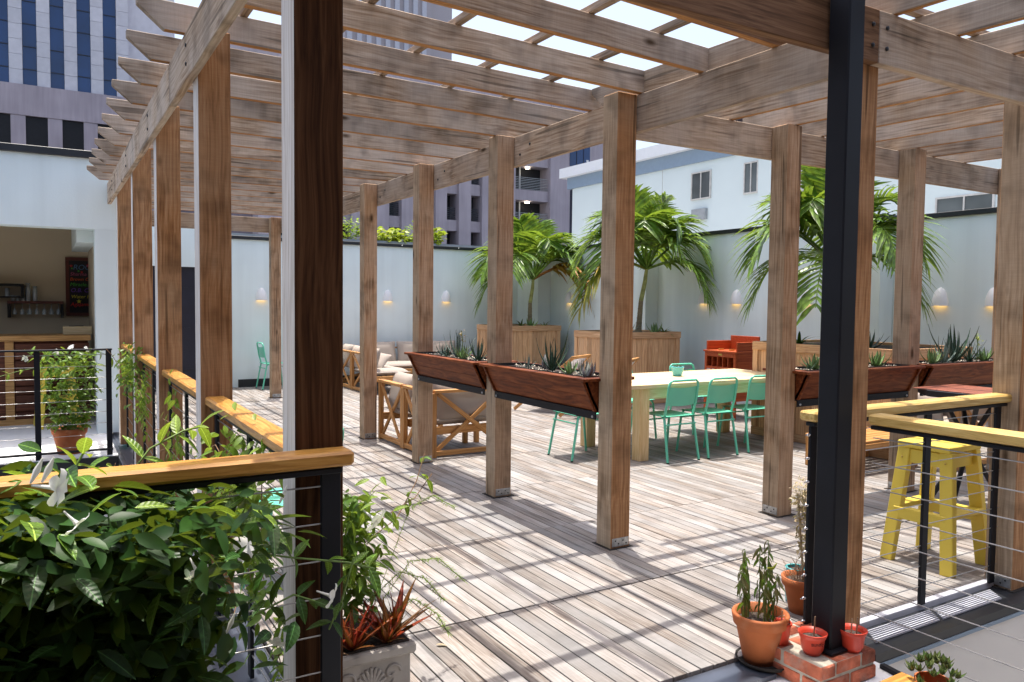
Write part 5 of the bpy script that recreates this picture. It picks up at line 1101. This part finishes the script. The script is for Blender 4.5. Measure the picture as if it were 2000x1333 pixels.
# azimuths in world degrees: +X right/back, camera looks from -X-Y
palm('rear palm tree in the far corner with one orange dying frond', (5.08, 9.10, 1.09), (5.15, 9.10, 2.02), [(0, 40, 1.25, 0), (0, 200, 1.3, 0.1), (1, 150, 1.35, 0), (1, 265, 1.3, 0), (1, 330, 1.3, 0), (2, 130, 1.35, 0), (2, 175, 1.4, 0), (2, 215, 1.25, 0), (2, 300, 1.25, 0), (4, 90, 1.3, 0), (4, 350, 1.25, 0), (1, 20, 1.2, 0), (3, 155, 1.15, 0), ('o', 318, 1.45, 0.0), ('o', 330, 1.2, 0.2), (0, 100, 1.25, 0)], 1)
palm('middle palm tree with the fullest crown, right of the nearest centre post', (5.10, 5.83, 1.09), (5.25, 5.83, 2.12), [(0, 60, 1.3, 0), (0, 180, 1.35, 0.1), (0, 300, 1.25, 0), (1, 120, 1.35, 0), (1, 155, 1.4, 0), (1, 225, 1.3, 0), (1, 285, 1.2, 0), (1, 340, 1.25, 0), (2, 140, 1.4, 0), (2, 190, 1.3, 0), (2, 310, 1.2, 0), (3, 150, 1.2, 0), (3, 300, 1.1, 0), (3, 325, 1.05, 0.2), ('y', 165, 1.25, 0), (4, 20, 1.2, 0), (4, 260, 1.1, 0)], 2)
palm('right palm tree partly hidden by the steel column', (4.88, 2.10, 1.09), (4.92, 2.05, 2.02), [(0, 80, 1.25, 0), (0, 200, 1.25, 0), (0, 320, 1.2, 0), (1, 100, 1.2, 0), (1, 140, 1.25, 0), (1, 190, 1.2, 0), (1, 300, 1.2, 0), (2, 120, 1.15, 0), (2, 150, 1.2, 0), (2, 260, 1.05, 0), (2, 315, 1.15, 0), (3, 140, 1.0, 0), (3, 205, 1.0, 0), (3, 310, 0.95, 0), (4, 20, 1.1, 0), (4, 285, 1.1, 0)], 3)
for i, (x, y, n, L_, k, lab) in enumerate([(4.7, 8.8, 16, 0.22, 'bromg', 'green strap leaves in front of the rear palm trunk'), (5.2, 8.75, 12, 0.2, 'bromg', 'green strap leaves right of the rear palm trunk'), (4.6, 5.5, 14, 0.2, 'agave', 'spiky plant left of the middle palm trunk'), (5.35, 5.5, 14, 0.22, 'bromg', 'broad leaves right of the middle palm trunk'), (5.1, 5.42, 12, 0.16, 'succ', 'low plant at the foot of the middle palm'), (4.55, 2.25, 15, 0.26, 'bromg', 'broad leaved bromeliad left of the steel column in the long planter'), (4.5, 1.3, 13, 0.2, 'aloe', 'dark spiky plant in the long planter right of the steel column'), (4.4, 1.75, 10, 0.2, 'bromg', 'strap leaves in the middle of the long planter'), (4.85, 8.7, 10, 0.16, 'succ', 'small bright plant at the left of the rear planter')]):
    rosette('bromeliad', lab, (x, y, 1.09), k, n, L_, (12, 70), 'plant', None, 70 + i, 1.4)

# ================================================================== SOFAS
def X_panel(par, A, B, z0, z1, w=0.045, mat='teak_x'):
    A = Vector(A); B = Vector(B); timber('top_rail', A + Vector((0, 0, z1)), B + Vector((0, 0, z1)), 0.07, 0.03, mat, par); timber('bottom_rail', A + Vector((0, 0, z0 + 0.04)), B + Vector((0, 0, z0 + 0.04)), 0.035, 0.05, mat, par)
    d = (B - A).normalized(); n = Vector((0, 0, 1)).cross(d) * 0.012
    timber('cross_brace', A + d * 0.04 + n + Vector((0, 0, z0 + 0.07)), B - d * 0.04 + n + Vector((0, 0, z1 - 0.02)), 0.02, w, mat, par); timber('cross_brace', A + d * 0.04 - n + Vector((0, 0, z1 - 0.02)), B - d * 0.04 - n + Vector((0, 0, z0 + 0.07)), 0.02, w, mat, par)
    for p in (A, B): timber('post', p, p + Vector((0, 0, z1 - 0.016)), 0.05, 0.05, mat, par)
def cushion(par, c, sx, sy, sz, rot=(0, 0, 0), name='cushion', puff=0.35, seed=0):
    t = MB(); n = 10; rs = random.Random(seed); vs = []; fs = []
    for layer in (1, -1):
        for j in range(n + 1):
            for i in range(n + 1):
                u = -1 + 2 * i / n; v = -1 + 2 * j / n; e = (1 - abs(u) ** 4) * (1 - abs(v) ** 4); h = (1 - puff) * min(1, 6 * (1 - max(abs(u), abs(v)))) + puff * e
                vs.append((u * sx / 2 * (1 - 0.03 * (1 - abs(v))), v * sy / 2 * (1 - 0.03 * (1 - abs(u))), layer * sz / 2 * max(0.06, h) + rs.uniform(-1, 1) * 0.003 * (h > 0.2)))
    st = (n + 1) ** 2
    for j in range(n):
        for i in range(n):
            a = j * (n + 1) + i; fs += [(a, a + 1, a + n + 2, a + n + 1), (a + st, a + st + n + 1, a + st + n + 2, a + st + 1)]
    for i in range(n):
        for a, b_ in ((i, i + 1), (n * (n + 1) + i, n * (n + 1) + i + 1), (i * (n + 1), (i + 1) * (n + 1)), (i * (n + 1) + n, (i + 1) * (n + 1) + n)): fs.append((a, b_, b_ + st, a + st))
    t.add(vs, fs, 0, True); return t.build(name, 'cushion', par, c, rot)
sa = thing('corner_sofa', 'wooden corner sofa with cross braced sides and taupe cushions by the centre posts', 'sofa', (0.115, 3.07, 0))
H_ = 0.66
X_panel(sa, (0, 0.64, 0), (0, 1.27, 0), 0, H_); X_panel(sa, (0, 0.02, 0), (0, 0.59, 0), 0, H_); X_panel(sa, (0.055, 0, 0), (0.88, 0, 0), 0, H_)
for y in (0.66, 1.25): timber('seat_rail', (0.02, y, 0.26), (0.75, y, 0.26), 0.03, 0.08, 'teak_x', sa)
timber('seat_rail', (0.03, 0.05, 0.26), (0.88, 0.05, 0.26), 0.03, 0.08, 'teak_x', sa); timber('seat_rail', (0.06, 0.62, 0.26), (0.88, 0.62, 0.26), 0.03, 0.08, 'teak_x', sa)
for p in ((0.72, 1.23), (0.72, 0.60), (0.85, 0.58)): timber('leg', (p[0], p[1], 0), (p[0], p[1], 0.26), 0.05, 0.05, 'teak_x', sa)
cushion(sa, (0.47, 0.34, 0.36), 0.82, 0.58, 0.11, name='seat_cushion', puff=0.2); cushion(sa, (0.38, 0.95, 0.36), 0.70, 0.60, 0.11, name='seat_cushion', puff=0.2)
cushion(sa, (0.50, 0.12, 0.55), 0.78, 0.42, 0.17, (R(80), 0, 0), 'back_cushion', 0.6, 1); cushion(sa, (0.13, 0.95, 0.56), 0.42, 0.58, 0.16, (0, R(-76), 0), 'back_cushion', 0.6, 2); cushion(sa, (0.16, 0.38, 0.57), 0.42, 0.5, 0.16, (0, R(-72), R(6)), 'back_cushion', 0.6, 3)
cushion(sa, (0.27, 0.60, 0.62), 0.42, 0.42, 0.14, (R(20), R(-58), R(-25)), 'back_cushion', 0.7, 4)
sb = thing('corner_sofa', 'wooden corner sofa with taupe cushions along the back white wall', 'sofa', (1.47, 8.25, 0))
X_panel(sb, (0, 0.0, 0), (0, 0.92, 0), 0, H_); X_panel(sb, (0, 0.98, 0), (0, 1.92, 0), 0, H_); X_panel(sb, (0.05, 1.95, 0), (2.5, 1.95, 0), 0, H_)
timber('seat_rail', (0.05, 0.0, 0.26), (0.7, 0.0, 0.26), 0.03, 0.09, 'teak_x', sb); timber('seat_rail', (0.7, 0.0, 0.26), (0.7, 1.2, 0.26), 0.03, 0.09, 'teak_x', sb); timber('seat_rail', (0.7, 1.2, 0.26), (2.5, 1.2, 0.26), 0.03, 0.09, 'teak_x', sb)
for p in ((0.67, 0.03), (0.67, 1.17), (1.6, 1.2), (2.45, 1.2)): timber('leg', (p[0], p[1], 0), (p[0], p[1], 0.25), 0.05, 0.05, 'teak_x', sb)
cushion(sb, (0.36, 0.6, 0.36), 0.7, 1.2, 0.11, name='seat_cushion', puff=0.2); cushion(sb, (1.26, 1.56, 0.36), 2.4, 0.7, 0.11, name='seat_cushion', puff=0.2)
for i, x in enumerate((0.85, 1.52, 2.15)): cushion(sb, (x, 1.80, 0.57), 0.64, 0.44, 0.16, (R(76), 0, 0), 'back_cushion', 0.6, 10 + i)
for i, y in enumerate((0.35, 1.0, 1.6)): cushion(sb, (0.12, y, 0.56), 0.42, 0.56, 0.16, (0, R(-75), 0), 'back_cushion', 0.6, 20 + i)
cushion(sb, (0.30, 0.55, 0.52), 0.4, 0.4, 0.13, (R(10), R(-40), R(30)), 'back_cushion', 0.7, 30)
ar = thing('lounge_chair', 'wooden armchair with crossed side braces and taupe cushions at far right', 'armchair', (4.15, 0.22, 0))
X_panel(ar, (0.15, 0, 0), (0.95, 0, 0), 0, H_); X_panel(ar, (0.15, 0.62, 0), (0.95, 0.62, 0), 0, H_); timber('seat_rail', (0.15, 0.02, 0.26), (0.15, 0.6, 0.26), 0.03, 0.08, 'teak_x', ar); timber('seat_rail', (0.95, 0.02, 0.26), (0.95, 0.6, 0.26), 0.03, 0.08, 'teak_x', ar)
cushion(ar, (0.55, 0.31, 0.36), 0.75, 0.56, 0.12, name='seat_cushion', puff=0.2); cushion(ar, (0.85, 0.31, 0.58), 0.42, 0.56, 0.16, (0, R(76), 0), 'back_cushion', 0.6, 41)
cushion(ar, (0.30, 0.10, 0.58), 0.42, 0.40, 0.15, (R(70), 0, R(15)), 'back_cushion', 0.6, 42); cushion(ar, (-0.05, 0.2, 0.55), 0.4, 0.36, 0.15, (R(75), R(10), R(-20)), 'back_cushion', 0.6, 43)
# slatted low table
st_ = thing('coffee_table', 'low slatted wooden table behind the steel column', 'table', (3.22, 0.50, 0))
for k in range(7): timber('slat', (0, 0.04 + k * 0.085, 0.30), (0.95, 0.04 + k * 0.085, 0.30), 0.072, 0.022, 'teak_x', st_)
for p in ((0.03, 0.03), (0.92, 0.03), (0.03, 0.56), (0.92, 0.56)): timber('leg', (p[0], p[1], 0), (p[0], p[1], 0.287), 0.045, 0.045, 'teak_x', st_)
for y in (0.005, 0.585): timber('apron', (0.02, y, 0.255), (0.93, y, 0.255), 0.018, 0.06, 'teak_x', st_)
for x in (0.005, 0.945): timber('apron', (x, 0.05, 0.255), (x, 0.54, 0.255), 0.018, 0.06, 'teak_x', st_)
# sling chairs
def sling(label, loc, rz):
    o = thing('deck_chair', label, 'deck chair', loc, rz)
    for s in (-0.28, 0.28):
        timber('side_frame', (s, -0.50, 0.02), (s, 0.42, 0.80), 0.025, 0.045, 'teak_x', o); timber('side_frame', (s * 0.92, 0.45, 0.02), (s * 0.92, -0.30, 0.42), 0.025, 0.045, 'teak_x', o)
    timber('crossbar', (-0.30, 0.42, 0.80), (0.30, 0.42, 0.80), 0.04, 0.04, 'teak_x', o); timber('crossbar', (-0.28, -0.32, 0.43), (0.28, -0.32, 0.43), 0.04, 0.04, 'teak_x', o)
    t = MB(); vs = []; n = 10
    for i in range(n + 1):
        s = i / n; y = -0.32 + 0.74 * s; z = 0.43 + 0.37 * s - 0.28 * math.sin(math.pi * s) * (1 - 0.45 * s)
        vs += [(-0.24, y, z), (0.24, y, z)]
    t.add(vs, [(2 * i, 2 * i + 1, 2 * i + 3, 2 * i + 2) for i in range(n)], 0, True); f = t.build('canvas_seat', 'canvas', o); sd = f.modifiers.new('s', 'SOLIDIFY'); sd.thickness = 0.004
    return o
sling('white canvas deck chair beyond the nearest trough, left of the pair', (3.15, 5.35, 0), R(-150)); sling('white canvas deck chair beyond the nearest trough, right of the pair', (3.35, 4.50, 0), R(-145))

# ================================================================== ORANGE CABINET
cbt = thing('game_cabinet', 'orange red wooden cabinet with a row of pigeonholes behind the table', 'cabinet', (4.80, 3.47, 0)); rc = 'redcab_x'
def C_(name, x0, y0, z0, x1, y1, z1, m=rc, par=None): return MB().box(x0, y0, z0, x1, y1, z1, 0, 0.003).build(name, m, par or cbt)
C_('side_panel', 0.03, 0, 0.25, 0.50, 0.025, 1.05); C_('side_panel', 0.03, 0.545, 0.25, 0.50, 0.57, 1.05)
for (x, y) in ((0.0, 0.0), (0.0, 0.53), (0.46, 0.0), (0.46, 0.53)): C_('leg', x, y, 0, x + 0.04, y + 0.04, 0.25 if x > 0.1 else 0.90)
C_('top_shelf', -0.02, -0.01, 0.902, 0.47, 0.58, 0.925); C_('back_board', 0.475, 0.026, 0.25, 0.50, 0.544, 1.12); C_('front_board', 0.0, 0.041, 0.84, 0.022, 0.529, 0.90); C_('front_board', 0.0, 0.041, 0.62, 0.022, 0.529, 0.70)
C_('inner_shelf', 0.023, 0.026, 0.69, 0.47, 0.544, 0.705); C_('lower_front', 0.01, 0.041, 0.25, 0.03, 0.529, 0.40)
C_('compartment_back', 0.20, 0.03, 0.706, 0.21, 0.54, 0.90, 'void_dark')
for k in range(1, 5): C_('divider', 0.002, 0.041 + k * 0.0976 - 0.006, 0.706, 0.19, 0.041 + k * 0.0976 + 0.006, 0.838)
MB().box(-0.004, 0.24, 0.86, -0.0005, 0.31, 0.885).build('brass_plate', 'brass', cbt)
for k, s_ in enumerate(('1000', '500', '2000', '500', '1000')): text(s_, 'label_white', cbt, (-0.002, 0.525 - k * 0.0976, 0.645), 0.036, (R(90), 0, R(-90)), 'number', 0.001)
for y in (0.2, 0.4): MB().obox((0.1, y, 0.935), (0.22, y + 0.03, 0.935), 0.02, 0.02).build('hook', 'brass', cbt)

# ================================================================== TALL TABLE, STOOLS
tt = thing('tall_table', 'tall tiled table with dark metal rim beside the right corner post', 'table', (2.98, -0.60, 0)); n8 = 8
pl = lambda r, z: [(r * math.cos(2 * math.pi * (k + 0.5) / n8), r * math.sin(2 * math.pi * (k + 0.5) / n8), z) for k in range(n8)]
t = MB(); t.add(pl(0.36, 0.87) + pl(0.36, 0.915), [tuple(range(8))[::-1], tuple(range(8, 16))] + [(i, (i + 1) % 8, (i + 1) % 8 + 8, i + 8) for i in range(8)]); t.build('rim', 'coping_black', tt)
for i in range(3):
    for j in range(3): MB().box(-0.285 + i * 0.192, -0.285 + j * 0.192, 0.9155, -0.285 + i * 0.192 + 0.186, -0.285 + j * 0.192 + 0.186, 0.922, 0, 0.002).build('tile', 'tile_red', tt)
for a in (45, 135, 225, 315): timber('leg', (0.28 * math.cos(R(a)), 0.28 * math.sin(R(a)), 0), (-0.2 * math.cos(R(a)), -0.2 * math.sin(R(a)), 0.868), 0.03, 0.03, 'coping_black', tt)
def stool(label, c, rz, h=0.74):
    o = thing('wooden_stool', label, 'stool', c, rz)
    MB().box(-0.175, -0.16, h - 0.04, 0.175, 0.16, h, 0, 0.006).build('seat', 'yellow', o)
    T_ = {}
    for sx in (-1, 1):
        for sy in (-1, 1):
            A = (sx * 0.20, sy * 0.185, 0); B = (sx * 0.135, sy * 0.125, h - 0.041); T_[(sx, sy)] = (A, B); timber('leg', A, B, 0.05, 0.075, 'yellow', o, 0.004, (0, 1, 0))
    at = lambda k, z: tuple(T_[k][0][i] + (T_[k][1][i] - T_[k][0][i]) * z / (h - 0.041) for i in range(3))
    for sy in (-1, 1): timber('apron', at((-1, sy), h - 0.09), at((1, sy), h - 0.09), 0.025, 0.085, 'yellow', o)
    for sx in (-1, 1):
        timber('apron', at((sx, -1), h - 0.09), at((sx, 1), h - 0.09), 0.025, 0.085, 'yellow', o); timber('foot_rest', at((sx, -1), 0.30), at((sx, 1), 0.30), 0.05, 0.07, 'yellow', o)
    for sy in (-1, 1): timber('foot_rest', at((-1, sy), 0.335), at((1, sy), 0.335), 0.075, 0.03, 'yellow', o)
    for k in ((-1, -1), (-1, 1), (1, -1)):
        p = at(k, h - 0.10); MB().lathe([(0.006, 0), (0.006, 0.004), (0, 0.005)], 6).build('screw', 'brass', o, (p[0] - 0.028, p[1], p[2]), (0, R(-90), 0))
    return o
stool('yellow painted wooden stool behind the right cable railing', (1.525, -1.215, 0), R(2)); stool('yellow wooden stool in front of the bar, behind the potted vine', (-3.02, 6.95, 0), R(8))

# ================================================================== SCONCES
def sconce(label, loc, rz):
    o = thing('wall_sconce', label, 'wall lamp', loc, rz, 'white wall sconces')
    t = MB(); vs = []; fs = []; n, m_ = 12, 9; W, Hh, D = 0.098, 0.23, 0.10
    for j in range(m_ + 1):
        s = j / m_; w = W * math.sqrt(max(0, 1 - s ** 1.9)); d = D * math.sqrt(max(0, 1 - s ** 2.0))
        for i in range(n + 1): a = math.pi * i / n; vs.append((-w * math.cos(a), -max(d, 0.004) * math.sin(a), Hh * s))
    for j in range(m_):
        for i in range(n): a = j * (n + 1) + i; fs.append((a, a + 1, a + n + 2, a + n + 1))
    t.add(vs, fs, 0, True); t.build('shade', 'sconce_white', o)
    MB().add([(-0.085 * math.cos(math.pi * i / 10), -0.085 * math.sin(math.pi * i / 10), 0.012) for i in range(11)], [tuple(range(11))]).build('lamp', 'lamp_glow', o)
    return o
s0 = sconce('white wall sconce at far left, above the lone mint chair', (0.19, 10.369, 1.55), 0)
copy_thing(s0, 'white wall sconce between the dark front post and the fourth centre post', (2.60, 10.369, 1.56)); copy_thing(s0, 'white wall sconce right of the third centre post on the back wall', (3.86, 10.369, 1.56))
copy_thing(s0, 'white wall sconce half hidden behind the orange palm frond', (5.859, 8.85, 1.56), R(-90))
for y, lab in [(5.42, 'white wall sconce touching the drooping frond of the middle palm'), (4.72, 'white wall sconce in the open wall above the orange cabinet'), (3.98, 'white wall sconce behind the post right of the table'), (3.42, 'white wall sconce hidden behind the fronds of the right palm')]: copy_thing(s0, lab, (6.139, y, 1.57), R(-90))
copy_thing(s0, 'white wall sconce alone on the right wall, nearest full one', (6.419, 1.66, 1.57), R(-90)); copy_thing(s0, 'white wall sconce at the right edge, cut by the corner post', (6.419, 1.02, 1.57), R(-90))

fl_ = leaf_mesh('fallen_leaf', 'dry_leaf', 0.05, 0.02, 0.4, 0.1); tag(link('fallen_leaf', fl_, None, (-1.62, -0.78, 0.006), (0, 0, R(-30))), 'small yellowed leaf lying on the deck boards', 'leaf')
# ================================================================== GREENERY ABOVE THE BACK WALL
def hedge(label, c, ext, n, size, kind, seed):
    rs = random.Random(seed); o = thing('roof_shrub', label, 'shrub', c); t = MB()
    for i in range(n):
        a = rs.uniform(0, 6.28); r = rs.random() ** 0.4; z = rs.random(); p = Vector((ext[0] * r * math.cos(a), ext[1] * r * math.sin(a), ext[2] * z * (1 - 0.4 * r) + 0.05 * math.sin(9 * a)))
        leaf_into(t, LR[kind], p, Vector(rdir(rs, -0.4, 0.3)), size * rs.uniform(0.7, 1.2), rs.uniform(-0.8, 0.8))
    t.build('foliage', {'lime': 'leaf_lime', 'bright': 'leaf_bright', 'mid': 'leaf_mid'}[kind], o); MB().tube([(0, 0, -0.15), (0.02, 0, 0.1)], 0.012, 5).build('stem', 'twig', o)
MB().box(-0.4, 10.66, 2.3, 5.9, 11.3, 2.75).build('roof_planter', 'ac_grey'); rp_ = bpy.data.objects['roof_planter']; tag(rp_, 'grey planter box on the roof behind the back wall', 'planter'); MB().box(-0.3, 10.75, 2.751, 5.8, 11.2, 2.76).build('soil', 'soil', rp_)
hedge('yellow green shrub above the back wall, left of the fourth centre post', (1.95, 10.9, 2.76), (0.35, 0.22, 0.55), 240, 0.11, 'bright', 81); hedge('large chartreuse shrub above the back wall between two centre posts', (2.75, 10.88, 2.76), (0.55, 0.22, 0.30), 320, 0.13, 'lime', 82)
hedge('chartreuse shrub above the back wall right of the third centre post', (3.85, 10.85, 2.76), (0.16, 0.2, 0.42), 130, 0.12, 'lime', 83); hedge('wispy green shrub leaning on the third centre post above the wall', (3.45, 10.8, 2.72), (0.28, 0.2, 0.6), 130, 0.08, 'bright', 84)
